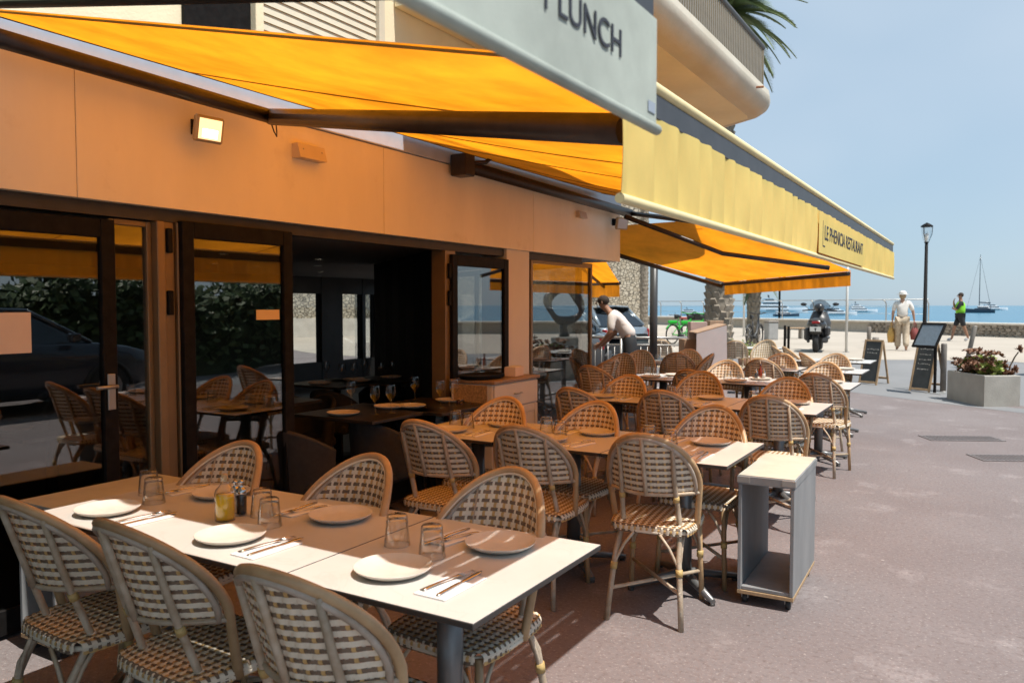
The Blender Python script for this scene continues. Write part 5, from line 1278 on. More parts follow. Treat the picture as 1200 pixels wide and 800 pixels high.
# ================================================================== PALMS
m_bark = mat('palm_bark', (.20, .165, .125), .9, col2=(.33, .285, .23), vscale=7, bump=.8, bscale=18)
m_frond = mat('palm_leaf', (.11, .16, .065), .55, col2=(.17, .22, .10), vscale=3, rnd=.2)
def palm(name, base, H, r0, r1, label, nf, fl, seed, bulge=True, fronds=True):
    t = thing(name, label, 'palm tree', base); g = MB(); rp_ = random.Random(seed); n = int(H/.16); K = 14
    # trunk of stubby leaf bases
    pts = [(0, 0, H*i/n) for i in range(n+1)]; g.tube(pts, [(r0+(r1-r0)*i/n)*(1.0 if i % 2 else .93) for i in range(n+1)], K)
    for i in range(n):
        z = H*i/n; r = r0+(r1-r0)*i/n
        for j in range(9):
            a = 2*math.pi*(j+.5*(i % 2))/9+rp_.uniform(-.1, .1); c, s = math.cos(a), math.sin(a); w = r*.30; o_ = r*rp_.uniform(.10, .24)
            P = lambda rr, tt, zz: (rr*c-tt*s, rr*s+tt*c, zz)
            g.add([P(r*.93, -w, z-.05), P(r*.93, w, z-.05), P(r*.93+o_, w*.6, z+.09), P(r*.93+o_, -w*.6, z+.09), P(r*.9, w*.5, z+.13), P(r*.9, -w*.5, z+.13)], [(0, 1, 2, 3), (3, 2, 4, 5), (1, 4, 2), (0, 3, 5)])
    g.build('trunk', m_bark, t)
    if fronds:
        for k in range(nf):
            a = 2.399*k; el = R(78)-R(115)*(k/nf)+rp_.uniform(-.1, .1); L = fl*rp_.uniform(.85, 1.1); g = MB()
            n2 = 22; P0 = Vector((0, 0, H)); d = Vector((math.cos(a)*math.cos(el), math.sin(a)*math.cos(el), math.sin(el))); pos = P0; prev = []; 
            side = Vector((-math.sin(a), math.cos(a), 0))
            for i in range(n2+1):
                prev.append((pos.copy(), d.copy())); d = (d+Vector((0, 0, -.036-.02*i/n2))).normalized(); pos = pos+d*(L/n2)
            g.tube([q[0] for q in prev], [.035*(1-.85*i/n2)+.004 for i in range(n2+1)], 4)
            for i in range(2, n2+1):
                for hh in (0.0, .33, .66):
                    q, dd = prev[i]; q = q-dd*hh*L/n2; t_ = i/n2; ll = L*.17*math.sin(math.pi*min(1, .18+.8*t_))+.05; upv = side.cross(dd).normalized()
                    for sg in (-1, 1):
                        tip = q+(dd*.75+side*sg*.9+upv*.35*(-1 if upv.z < 0 else 1)+Vector((0, 0, -.12))).normalized()*ll*rp_.uniform(.8, 1.1); w = dd*.026+Vector((0, 0, .016))
                        mid = q.lerp(tip, .5)
                        g.add([q-w*.6, q+w*.6, mid+w, mid-w, tip], [(0, 1, 2, 3), (3, 2, 4)])
            g.build('frond', m_frond, t)
    return t
b0 = ground_at(843, 416); b0 = at_depth(842, 400, 19.5); b0.z = gz(b0.x, b0.y)
palm('date_palm', b0, 8.35, .34, .27, 'tall date palm with rough trunk behind the host stand', 72, 2.05, 4)
b0 = at_depth(882.5, 395, 27.0); b0.z = gz(b0.x, b0.y); palm('date_palm', b0, 2.3, .19, .24, 'short thin palm trunk beside the parked bicycle', 16, 1.25, 8)
b0 = at_depth(754.5, 380, 33); b0.z = gz(b0.x, b0.y); palm('date_palm', b0, 9.5, .17, .16, 'slender palm trunk at the corner of the stone building', 14, 1.6, 3)
# potted bush by the terrace
b0 = at_depth(877, 405, 16.6); b0.z = gz(b0.x, b0.y); pb_ = thing('potted_bush', 'small yellow-green potted bush at the terrace end', 'plant', b0); g = MB()
g.lathe([(.001, 0), (.16, 0), (.21, .36), (.19, .37), (.175, .33), (.001, .33)], 16); g.build('pot', mat('terracotta', (.30, .16, .10), .8), pb_); g = MB(); rr = random.Random(2)
for i in range(420):
    v = Vector((rr.gauss(0, .11), rr.gauss(0, .11), .42+abs(rr.gauss(0, .11)))); a = Vector((rr.uniform(-1, 1), rr.uniform(-1, 1), rr.uniform(0, 1))).normalized()*.05; c = a.orthogonal().normalized()*.014; g.add([v, v+a*.5+c, v+a, v+a*.5-c], [(0, 1, 2, 3)])
g.build('foliage', mat('bush_leaf', (.22, .27, .05), .6, rnd=.2), pb_)
# ================================================================== STONE BUILDING
m_blk = mat('rubble_stone_wall', (.48, .42, .32), .9, col2=(.32, .27, .20), vscale=4.0, bump=.8, bscale=10, detail=3)
def stone_mat():
    nt = m_blk.node_tree; b = nt.nodes['Principled BSDF']; tcn = nt.nodes.new('ShaderNodeTexCoord'); mp_ = nt.nodes.new('ShaderNodeMapping'); mp_.inputs['Scale'].default_value = (1, 1, 1.35)
    vo = nt.nodes.new('ShaderNodeTexVoronoi'); vo.feature = 'DISTANCE_TO_EDGE'; vo.inputs['Scale'].default_value = 6.0; nt.links.new(tcn.outputs['Object'], mp_.inputs['Vector']); nt.links.new(mp_.outputs['Vector'], vo.inputs['Vector'])
    v2 = nt.nodes.new('ShaderNodeTexVoronoi'); v2.inputs['Scale'].default_value = 6.0; nt.links.new(mp_.outputs['Vector'], v2.inputs['Vector'])
    mr = nt.nodes.new('ShaderNodeMapRange'); mr.inputs['From Max'].default_value = .09; nt.links.new(vo.outputs['Distance'], mr.inputs['Value'])
    mx = nt.nodes.new('ShaderNodeMix'); mx.data_type = 'RGBA'; mx.inputs['A'].default_value = (.19, .16, .125, 1); nt.links.new(mr.outputs['Result'], mx.inputs['Factor'])
    m2 = nt.nodes.new('ShaderNodeMix'); m2.data_type = 'RGBA'; m2.inputs['A'].default_value = (.42, .355, .26, 1); m2.inputs['B'].default_value = (.60, .54, .43, 1); nt.links.new(v2.outputs['Color'], m2.inputs['Factor']); nt.links.new(m2.outputs['Result'], mx.inputs['B'])
    nt.links.new(mx.outputs['Result'], b.inputs['Base Color'])
    bp_ = nt.nodes.new('ShaderNodeBump'); bp_.inputs['Distance'].default_value = .05; nt.links.new(mr.outputs['Result'], bp_.inputs['Height']); nt.links.new(bp_.outputs['Normal'], b.inputs['Normal'])
stone_mat()
p = at_depth(751, 380, 36); p.z = gz(p.x, p.y); sb_ = thing('stone_building', 'pale rubble stone building with plain corner behind the parked cars', 'building', p, YAW+R(8))
g = MB(); g.box((-16, 0, -.3), (0, 10, 9.5)); g.build('wall', m_blk, sb_); g = MB(); g.cbox((-16.2, -.25, 9.5), (.25, 10.2, 9.85), .05); g.build('cornice', m_cope, sb_); g = MB(); g.box((-16, -.12, -.3), (.12, -.001, .75)); g.build('plinth', m_cope, sb_)
for k in range(4):
    g = MB(); g.cbox((-12+2.8*k, -.03, 3.2), (-11+2.8*k, .02, 5.0), .02); w_ = g.build('window', m_black, sb_); g = MB(); g.box((-11.9+2.8*k, -.035, 3.3), (-11.1+2.8*k, -.031, 4.9)); g.build('pane', glass_pane('sea_glass'), w_)
# pale house behind the restaurant, seen through its rear windows
hb = thing('pale_house', 'pale house seen through the rear windows of the dining room', 'building', (-26, 20, 0)); g = MB(); g.box((-3, -12, 0), (0, 12, 6)); g.build('wall', m_white, hb); g = MB(); g.cbox((-3.2, -12.2, 6), (.3, 12.2, 6.3), .03); g.build('roof', m_cope, hb)
for k in range(8):
    g = MB(); g.cbox((-.02, -10+2.7*k, 1.0), (.03, -9+2.7*k, 2.3), .02); g.build('window', m_black, hb)
# ================================================================== VEHICLES
m_tyre = mat('tyre', (.02, .02, .021), .8); m_alloy = mat('alloy', (.35, .35, .36), .3, metal=.8); m_cg = glass_pane('car_glass', (.10, .11, .12), 1.0, .10)
m_red = mat('tail_lamp', (.28, .012, .015), .15, coat=.6); m_hl = mat('head_lamp', (.6, .62, .64), .1); m_plate = mat('number_plate', (.62, .62, .60), .5); m_trim = mat('black_trim', (.02, .02, .021), .55)
def car(label, loc, rz, paint):
    t = thing('parked_car', label, 'car', loc, rz, 'parked cars')
    def sec(y, zl, zh, hw, tw):
        pts = [(hw*.80, zl), (hw*.96, zl+.06), (hw, zl+(zh-zl)*.35), (hw, zl+(zh-zl)*.7), (hw*.97, zh-.03), (hw*tw, zh)]
        return [(x, y, z) for x, z in pts]+[(-x, y, z) for x, z in reversed(pts)]
    S = [sec(0.0, .42, .80, .72, .9), sec(.05, .34, .93, .80, .9), sec(.30, .25, .99, .87, .92), (sec(1.1, .22, 1.0, .90, .92)), sec(2.3, .22, .99, .90, .92), sec(3.2, .22, .97, .89, .9), sec(3.75, .25, .90, .86, .88), sec(4.15, .30, .80, .78, .86), sec(4.32, .40, .68, .64, .85)]
    g = MB(); K = 12; g.add([p for s in S for p in s], [(i*K+j, i*K+(j+1) % K, (i+1)*K+(j+1) % K, (i+1)*K+j) for i in range(len(S)-1) for j in range(K)]+[tuple(range(K)), tuple((len(S)-1)*K+j for j in range(K-1, -1, -1))], 0, True); g.build('body', paint, t)
    G = [(.18, .985, .80, .80), (.62, 1.40, .63, .60), (.80, 1.45, .62, .60), (2.05, 1.46, .62, .60), (2.35, 1.42, .63, .60), (3.15, .975, .80, .80)]
    # glasshouse
    g = MB(); bot = [(.80, y) for y in (.18, .75, 1.5, 2.3, 3.15)]
    lo = lambda y: .80; 
    for s in (-1, 1):
        g.add([(s*.80, .20, .985), (s*.80, 3.13, .975), (s*.605, 2.30, 1.41), (s*.60, 2.05, 1.44), (s*.60, .82, 1.43), (s*.61, .62, 1.39)], [(0, 1, 2, 3, 4, 5)] if s > 0 else [(5, 4, 3, 2, 1, 0)])
    g.add([(-.78, .17, .985), (.78, .17, .985), (.60, .60, 1.40), (-.60, .60, 1.40)], [(0, 1, 2, 3)]); g.add([(.78, 3.17, .975), (-.78, 3.17, .975), (-.60, 2.36, 1.42), (.60, 2.36, 1.42)], [(0, 1, 2, 3)]); g.build('glasshouse', m_cg, t)
    g = MB(); g.grid(lambda u, v: ((-.645+1.29*u), .50+1.92*v, 1.40+.075*math.sin(math.pi*min(1, max(0, .12+.76*v)))*(1-(2*u-1)**4*.5)), 8, 8); g.build('roof', paint, t)
    for s in (-1, 1):
        for pts, r_ in (([(s*.80, .22, .98), (s*.62, .62, 1.41)], .055), ([(s*.80, 1.55, .98), (s*.61, 1.5, 1.43)], .032), ([(s*.80, 3.15, .97), (s*.61, 2.36, 1.43)], .032), ([(s*.615, .6, 1.41), (s*.615, 1.4, 1.455), (s*.615, 2.36, 1.43)], .03)):
            g = MB(); g.tube(pts, r_, 6); g.build('pillar', paint, t)
        g = MB(); g.cbox((s*.80-.09*(s > 0)-.0, .02, .66), (s*.80+.09*(s < 0)+.0, .20, .92), .02); o = g.build('tail_lamp', m_red, t)
        g = MB(); g.cbox((s*.66-.12, 4.10, .60), (s*.66+.12, 4.27, .74), .02); g.build('head_lamp', m_hl, t)
        g = MB(); g.cbox((s*.96-.06, 2.75, .99), (s*.96+.06, 2.90, 1.12), .02); g.build('mirror', paint, t)
        for y in (.80, 3.38):
            g = MB(); g.tube([(s*.70, y, .32), (s*.905, y, .32)], .32, 22); w = g.build('wheel', m_tyre, t); g = MB(); g.tube([(s*.88, y, .32), (s*.915, y, .32)], .21, 18); g.build('rim', m_alloy, w)
            g = MB(); g.tube([(s*.893, y+.37*math.cos(a), .32+.37*math.sin(a)) for a in [math.pi*i/10 for i in range(11)]], .03, 6); g.build('wheel_arch', m_trim, t)
    g = MB(); g.cbox((-.74, -.05, .36), (.74, .06, .58), .03); g.build('rear_bumper', m_trim, t); g = MB(); g.box((-.26, -.012, .66), (.26, -.003, .77)); g.build('number_plate', m_plate, t)
    g = MB(); g.tube([(-.55, .50, 1.43), (0, .46, 1.45), (.55, .50, 1.43)], .022, 6); g.build('spoiler', paint, t); return t
m_cgrey = mat('dark_grey_paint', (.10, .11, .12), .25, metal=.4, coat=.6); m_cblue = mat('silver_blue_paint', (.24, .29, .33), .25, metal=.5, coat=.6)
dd_ = CM @ Vector((0, 0, -1))
p = at_depth(712, 400, 15.8); car('dark grey parked car behind the waiter', (p.x, p.y, gz(p.x, p.y)), YAW+R(80), m_cgrey)
p = at_depth(737, 400, 18.6); car('silver-blue parked hatchback beside the dark column', (p.x, p.y, gz(p.x, p.y)), YAW+R(42), m_cblue)
car('dark parked car across the street, mirrored in the glass doors', (4.4, 3.6, 0), R(2), mat('night_blue_paint', (.02, .026, .04), .2, coat=.6))
# hedge opposite, mirrored in the doors
hd = thing('hedge', 'clipped green hedge across the street mirrored in the glass doors', 'hedge', (7.4, 8, 0)); rr = random.Random(17); g = MB()
for i in range(15000):
    x = rr.uniform(-.7, .7); y = rr.uniform(-9, 8); z = 2.0*math.sqrt(rr.random())*(1+.12*math.sin(y*1.3)+.08*math.sin(y*3.1)); v = Vector((x, y, z)); a = Vector((rr.uniform(-1, 1), rr.uniform(-1, 1), rr.uniform(-.3, 1))).normalized()*.20; c = a.orthogonal().normalized()*.075; g.add([v, v+a*.5+c, v+a, v+a*.5-c], [(0, 1, 2, 3)])
g.build('foliage', mat('hedge_leaf', (.05, .085, .028), .55, rnd=.2, col2=(.085, .13, .045), vscale=2), hd); g = MB()
for i in range(18): g.tube([(rr.uniform(-.3, .3), -8.5+i*.95, 0), (rr.uniform(-.4, .4), -8.5+i*.95, 1.1)], [.03, .015], 5)
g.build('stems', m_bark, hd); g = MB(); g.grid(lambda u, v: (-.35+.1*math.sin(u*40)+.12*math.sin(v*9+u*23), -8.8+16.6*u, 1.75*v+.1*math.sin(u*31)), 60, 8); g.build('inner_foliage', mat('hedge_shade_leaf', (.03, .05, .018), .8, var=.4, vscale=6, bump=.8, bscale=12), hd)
# scooter seen from behind
b0 = ground_at(956, 413); sct = thing('parked_scooter', 'black motor scooter parked with its number plate towards the restaurant', 'scooter', b0, YAW+R(-25)); sct.scale = (1.35, 1.1, 1.08); m_scb = mat('scooter_black', (.025, .025, .028), .3, coat=.5); m_scg = mat('scooter_grey', (.05, .05, .052), .4)
def wheel(parent, c, R_, r_, w, name='wheel'):
    g = MB(); pts = [(c[0], c[1]+R_*math.cos(2*math.pi*i/22), c[2]+R_*math.sin(2*math.pi*i/22)) for i in range(22)]; g.tube(pts, r_, 8, closed=True, flat=1); o = g.build(name, m_tyre, parent); g = MB(); g.tube([(c[0]-w, c[1], c[2]), (c[0]+w, c[1], c[2])], R_*.55, 14); g.build('rim', m_alloy, o); return o
wheel(sct, (0, 0, .27), .21, .06, .03); wheel(sct, (0, 1.38, .27), .21, .055, .03)
g = MB(); g.tube([(0, -.15, .72), (0, .1, .70), (0, .5, .62), (0, .8, .45)], [.10, .19, .20, .12], 12); g.build('rear_body', m_scb, sct)
g = MB(); g.cbox((-.15, -.1, .76), (.15, .62, .86), .04); g.build('saddle', m_trim, sct)
g = MB(); g.cbox((-.22, .45, .30), (.22, 1.05, .40), .03); g.build('footboard', m_scg, sct)
g = MB(); g.tube([(0, 1.02, .40), (0, 1.12, .75), (0, 1.18, 1.02)], [.20, .23, .15], 10, flat=1.2); g.build('leg_shield', m_scg, sct)
g = MB(); g.tube([(-.34, 1.02, 1.06), (-.2, 1.08, 1.08), (.2, 1.08, 1.08), (.34, 1.02, 1.06)], .018, 6); g.build('handlebar', m_scb, sct)
g = MB(); g.grid(lambda u, v: (-.2+.4*u, 1.22-.10*v+.05*math.cos((u-.5)*3), 1.06+.30*v*(1-.5*(2*u-1)**2)), 8, 6); g.build('windscreen', glass_pane('screen', (.45, .47, .5), 1, .1), sct)
for s in (-1, 1):
    g = MB(); g.tube([(s*.2, 1.06, 1.08), (s*.30, 1.04, 1.20)], .007, 5); g.ball((s*.32, 1.03, 1.23), .05, 8, 6, sc=(1.3, .4, .9)); g.build('mirror', m_scb, sct)
    g = MB(); g.tube([(s*.15, .02, .27), (s*.16, .25, .48)], .03, 8); g.build('shock_absorber', m_scg, sct)
g = MB(); g.cbox((-.075, -.245, .74), (.075, -.19, .80), .012); g.build('tail_lamp', m_red, sct)
g = MB(); g.box((-.105, -.262, .545), (.105, -.256, .665)); g.build('number_plate', m_plate, sct); g = MB(); g.tube([(0, -.12, .70), (0, -.24, .62), (0, -.20, .48)], [.05, .03, .06], 6, flat=2); g.build('mudguard', m_trim, sct)
g = MB(); g.tube([(.16, .35, .28), (.18, .0, .30), (.18, -.16, .34)], [.035, .055, .055], 10); g.build('exhaust', m_scg, sct)
g = MB(); g.cbox((-.24, .05, .30), (-.13, .5, .62), .04); g.build('engine_cover', m_scg, sct); g = MB(); g.cbox((.13, .05, .42), (.26, .42, .66), .04); g.build('side_case', m_scb, sct)
g = MB(); g.ball((.0, .95, 1.14), .13, 12, 8, sc=(1, 1, .95)); hm = g.build('helmet', m_scb); tag(hm, 'black round helmet resting on the parked scooter', 'helmet'); hm.location = b0; hm.rotation_euler.z = sct.rotation_euler.z; hm.scale = (1.1, 1.1, 1.08)
# bicycles
def bicycle(loc, rz, label, mt, basket=True, grp=None):
    t = thing('rental_bicycle' if basket else 'parked_bicycle', label, 'bicycle', loc, rz, grp)
    for y in (0, 1.06):
        g = MB(); g.tube([(0, y+.31*math.cos(2*math.pi*i/24), .335+.31*math.sin(2*math.pi*i/24)) for i in range(24)], .024, 6, closed=True); w = g.build('wheel', m_tyre, t); g = MB()
        for k in range(10):
            a = math.pi*k/10; g.tube([(0, y-.3*math.cos(a), .335-.3*math.sin(a)), (0, y+.3*math.cos(a), .335+.3*math.sin(a))], .003, 3)
        g.build('spokes', m_alloy, w)
        g = MB(); g.tube([(0, y+.355*math.cos(a), .335+.355*math.sin(a)) for a in [R(20)+R(130)*i/10 for i in range(11)]], .016, 5, flat=2); g.build('mudguard', mt, t)
    for nm, pts, r_ in (('down_tube', [(0, .42, .30), (0, .70, .40), (0, .88, .80)], .035), ('seat_tube', [(0, .42, .28), (0, .30, .78)], .024), ('chain_stay', [(0, 0, .335), (0, .42, .29)], .018), ('seat_stay', [(0, 0, .335), (0, .33, .62)], .014), ('fork', [(0, 1.06, .335), (0, .93, .72), (0, .86, 1.0)], .022), ('handlebar', [(-.28, .78, 1.06), (-.08, .86, 1.02), (.08, .86, 1.02), (.28, .78, 1.06)], .016), ('seat_post', [(0, .30, .78), (0, .27, .90)], .014)):
        g = MB(); g.tube(pts, r_, 8); g.build(nm, mt, t)
    g = MB(); g.tube([(0, .12, .92), (0, .24, .93), (0, .42, .925)], [.08, .07, .02], 8, flat=.5); g.build('saddle', m_trim, t)
    g = MB(); g.tube([(-.09, .42, .28), (.09, .42, .28)], .07, 12); g.build('crank', m_trim, t)
    if basket:
        g = MB(); g.add([(-.16, .96, .80), (.16, .96, .80), (.16, 1.20, .80), (-.16, 1.20, .80), (-.20, .92, 1.02), (.20, .92, 1.02), (.20, 1.26, 1.02), (-.20, 1.26, 1.02)], [(0, 3, 2, 1), (0, 1, 5, 4), (1, 2, 6, 5), (2, 3, 7, 6), (3, 0, 4, 7)]); g.build('basket', m_trim, t)
        g = MB(); g.cbox((-.05, -.2, .70), (.05, .2, .80), .02); g.build('rear_pod', mt, t)
    return t
m_lime = mat('lime_green_paint', (.02, .42, .035), .35, coat=.4)
for k, (px, dp) in enumerate(((788, 26.5), (803, 26.0), (817, 25.6))):
    p = at_depth(px, 395, dp); p.z = gz(p.x, p.y); bicycle(p, YAW+R(-52), 'bright green rental bicycle parked in a row behind the terrace', m_lime, grp='green rental bicycles')
p = at_depth(878, 395, 25.5); p.z = gz(p.x, p.y); bicycle(p, YAW+R(-35), 'dark bicycle leaning by the short palm trunk', m_scg, basket=False)
# grey cabinet, red-topped stand, bench, on the promenade
p = at_depth(903.5, 397, 30); p.z = gz(p.x, p.y); cb = thing('utility_cabinet', 'grey utility cabinet with dark lid on the promenade', 'cabinet', p, YAW+R(10)); g = MB(); g.cbox((-.20, -.18, 0), (.20, .18, .66), .02); g.build('body', mat('cabinet_grey', (.32, .32, .31), .6, var=.1), cb); g = MB(); g.cbox((-.22, -.2, .66), (.22, .2, .72), .02); g.build('lid', m_post, cb); g = MB(); g.box((-.16, -.185, .06), (.16, -.181, .6)); g.build('door', m_grey, cb)
p = at_depth(811, 392, 33); p.z = gz(p.x, p.y); rs_ = thing('red_shelter', 'thin red-roofed stand on two posts by the railing', 'stand', p, YAW); zt = at_depth(811, 371.5, 33).z-p.z; g = MB(); g.cbox((-.5, -.25, zt-.07), (.52, .25, zt), .015); g.build('roof', mat('red_paint', (.32, .035, .03), .5), rs_)
for s in (-.42, .42): g = MB(); g.tube([(s, 0, 0), (s, 0, zt-.07)], .035, 8); g.build('post', m_black, rs_)
p = at_depth(931, 392, 31); p.z = gz(p.x, p.y); bn = thing('promenade_bench', 'brown backless bench behind the thin black bollards', 'bench', p, YAW)
for k in range(3): g = MB(); g.cbox((-.35, -.2+.14*k, .40), (.35, -.08+.14*k, .44), .006); g.build('slat', m_wood, bn)
for s in (-1, 1): g = MB(); g.cbox((s*.25-.04, -.18, 0), (s*.25+.04, .18, .40), .01); g.build('leg', m_conc, bn)
# bronze knot sculpture, mirrored in the end window
sc2 = thing('ring_sculpture', 'twisted dark ring sculpture mirrored in the end window', 'sculpture', (1.7, 18.3, gz(1.7, 18.3)), R(-28)); g = MB(); g.cbox((-.35, -.35, 0), (.35, .35, .55), .02); g.build('plinth', m_conc, sc2); g = MB()
g.tube([(.42*math.cos(a)*(1+.15*math.sin(2*a)), .12*math.sin(2*a), 1.35+.40*math.sin(a)) for a in [2*math.pi*i/40 for i in range(40)]], [.10+.03*math.sin(3*2*math.pi*i/40) for i in range(40)], 10, closed=True); g.build('ring', mat('dark_bronze', (.16, .15, .15), .3, metal=.8), sc2)
g = MB(); g.tube([(0, 0, .55), (.03, 0, .78), (0, 0, .98)], [.14, .10, .12], 10); g.tube([(0, 0, 1.72), (.05, 0, 1.9), (0, 0, 2.05)], [.10, .11, .04], 10); g.build('stem', MATS['dark_bronze'], sc2)
# ================================================================== BOATS
m_gel = mat('white_gelcoat', (.74, .75, .76), .25, coat=.3); m_navy = mat('navy_hull', (.035, .05, .075), .3, coat=.3); m_tint = mat('tinted_glass', (.03, .04, .05), .1)
def hull(L, Wd, H, mt, t, z0=0.0, y0=0.0, name='hull'):
    g = MB(); st = []; n = 12; K = 8
    for i in range(n+1):
        u = i/n; w = Wd/2*(1-max(0, (u-.45)/.55)**2.2)*(.9+.1*min(1, u*6)); top = H*(1+.35*u*u); ry = .0 if i else 0
        x = L*(u-.5)+(.06*L*max(0, u-.8)/.2)
        pts = [(w, top), (w*.97, top*.55), (w*.8, .12*H), (w*.35, -.25*H)]; st += [(x, y0+a, z0+b) for a, b in pts]+[(x, y0-a, z0+b) for a, b in reversed(pts)]
    g.add(st, [(i*K+j, (i+1)*K+j, (i+1)*K+(j+1) % K, i*K+(j+1) % K) for i in range(n) for j in range(K)]+[tuple(range(K)), tuple(n*K+j for j in range(K-1, -1, -1))]); return g.build(name, mt, t)
def yacht(px, pyw, pxlen, label, tiers=3, hullm=None, flip=1, dz=0):
    d = ray(px, pyw); t_ = (-2.0-1.5)/d.z; p = CAM+d*t_; L = pxlen*(d*t_).dot(dd_)/F_PX
    t = thing('motor_yacht', label, 'yacht', (p.x, p.y, -2.0), YAW+(0 if flip > 0 else math.pi)+R(random.Random(px).uniform(-9, 9)), 'yachts anchored in the bay')
    Wd = L*.22; H = L*.085; hull(L, Wd, H, hullm or m_gel, t); z = H*1.02
    for k in range(tiers):
        a, c = -.44+.05*k, .20-.13*k; h = L*.062; w = Wd*(.40-.05*k); g = MB()
        g.add([(L*a, -w, z), (L*c, -w, z), (L*(c-.10), -w*.9, z+h), (L*a, -w*.9, z+h), (L*a, w, z), (L*c, w, z), (L*(c-.10), w*.9, z+h), (L*a, w*.9, z+h)], [(0, 1, 2, 3), (7, 6, 5, 4), (1, 5, 6, 2), (3, 2, 6, 7), (0, 3, 7, 4)]); dk = g.build('deck_house', m_gel, t)
        g = MB(); g.box((L*(a+.03), -w-.02*L*.1, z+h*.35), (L*(c-.07), w+.02*L*.1, z+h*.75)); g.build('window_band', m_tint, dk); z += h
        g = MB(); g.box((L*(a-.03), -w*1.05, z), (L*(c-.06), w*1.05, z+h*.15)); g.build('deck', m_gel, t); z += h*.15
    g = MB(); g.tube([(-.22*L, 0, z), (-.25*L, 0, z+L*.07)], .012*L, 6); g.tube([(-.25*L, -Wd*.2, z+L*.03), (-.25*L, Wd*.2, z+L*.03)], .006*L, 5); g.ball((-.23*L, 0, z+L*.05), L*.014, 8, 6); g.build('radar_mast', m_tint, t)
    g = MB(); g.box((-.30*L, -Wd/2*.97-.02, H*.5), (.15*L, Wd/2*.97+.02, H*.68)); g.build('porthole_band', m_tint, t); return t
yacht(914, 366.2, 56, 'largest white motor yacht anchored behind the scooter', 3, flip=1)
yacht(921, 370.5, 30, 'smaller dark-hulled motor yacht in front of the largest yacht', 2, m_navy, flip=1)
yacht(982, 369.5, 40, 'white motor yacht seen past the scooter windscreen', 2, flip=1)
yacht(1010, 366.0, 34, 'white motor yacht beside the thin white pole', 3, flip=1)
yacht(1165, 363.5, 31, 'white motor yacht behind the dark catamaran', 2, flip=1)
yacht(812, 369.0, 30, 'small white motor yacht behind the green bicycles', 2, flip=1)
yacht(786, 371.5, 22, 'low white motor boat behind the dark column', 1, flip=-1)
yacht(845, 370, 26, 'white motor boat beside the tall palm trunk', 1, flip=1)
d = ray(1149, 366.5); t_ = -3.5/d.z; p = CAM+d*t_; sc3 = (d*t_).dot(dd_)/F_PX; cat_ = thing('catamaran', 'dark-hulled sailing catamaran with tall mast and furled sail', 'catamaran', (p.x, p.y, -2.0), YAW+R(150)); L = 29*sc3
for s in (-1, 1): hull(L, L*.14, L*.13, m_navy, cat_, y0=s*L*.2)
g = MB(); g.cbox((-.36*L, -.24*L, .13*L), (.22*L, .24*L, .19*L), .02*L); g.build('bridge_deck', m_navy, cat_); g = MB(); g.cbox((-.28*L, -.18*L, .19*L), (.12*L, .18*L, .27*L), .03*L); ch_ = g.build('cabin', m_gel, cat_); g = MB(); g.box((-.26*L, -.182*L, .215*L), (.123*L, .182*L, .25*L)); g.build('window_band', m_tint, ch_)
Hm = 68*sc3; g = MB(); g.tube([(.05*L, 0, .25*L), (.05*L, 0, Hm)], [.016*L, .010*L], 8); g.build('mast', m_tint, cat_); g = MB(); g.tube([(.04*L, 0, .42*L), (-.34*L, 0, .40*L)], [.022*L, .03*L], 8); g.build('furled_sail', m_navy, cat_)
for a in ((.48*L, 0, .18*L), (-.36*L, .2*L, .16*L), (-.36*L, -.2*L, .16*L)):
    g = MB(); g.tube([a, (.05*L, 0, Hm*.97)], .0035*L, 4); g.build('stay', m_tint, cat_)
# ================================================================== PEOPLE
m_skin = mat('skin', (.42, .24, .16), .55, var=.05); m_skin2 = mat('tanned_skin', (.30, .155, .095), .55, var=.05)
def skin_obj(name, nodes, edges, m, parent, root=0, sub=1, scale=1.0):
    me = bpy.data.meshes.new(name); keys = list(nodes); ix = {k: i for i, k in enumerate(keys)}
    me.from_pydata([Vector(nodes[k][0]) for k in keys], [(ix[a], ix[b]) for a, b in edges], [])
    o = bpy.data.objects.new(name, me); COL.objects.link(o); md = o.modifiers.new('s', 'SKIN'); md.use_smooth_shade = True; md.branch_smoothing = .6
    for i, k in enumerate(keys):
        r = nodes[k][1]; sv = me.skin_vertices[0].data[i]; sv.radius = (r*scale, r*scale) if not isinstance(r, tuple) else (r[0]*scale, r[1]*scale); sv.use_root = (i == root)
    sb2 = o.modifiers.new('u', 'SUBSURF'); sb2.levels = sub; sb2.render_levels = sub
    bpy.context.view_layer.update(); nm = bpy.data.meshes.new_from_object(o.evaluated_get(bpy.context.evaluated_depsgraph_get()))
    bpy.data.objects.remove(o); bpy.data.meshes.remove(me); nm.name = name; nm.materials.clear(); nm.materials.append(m)
    for pl_ in nm.polygons: pl_.use_smooth = True
    ob = bpy.data.objects.new(name, nm); COL.objects.link(ob); ob.parent = parent; return ob
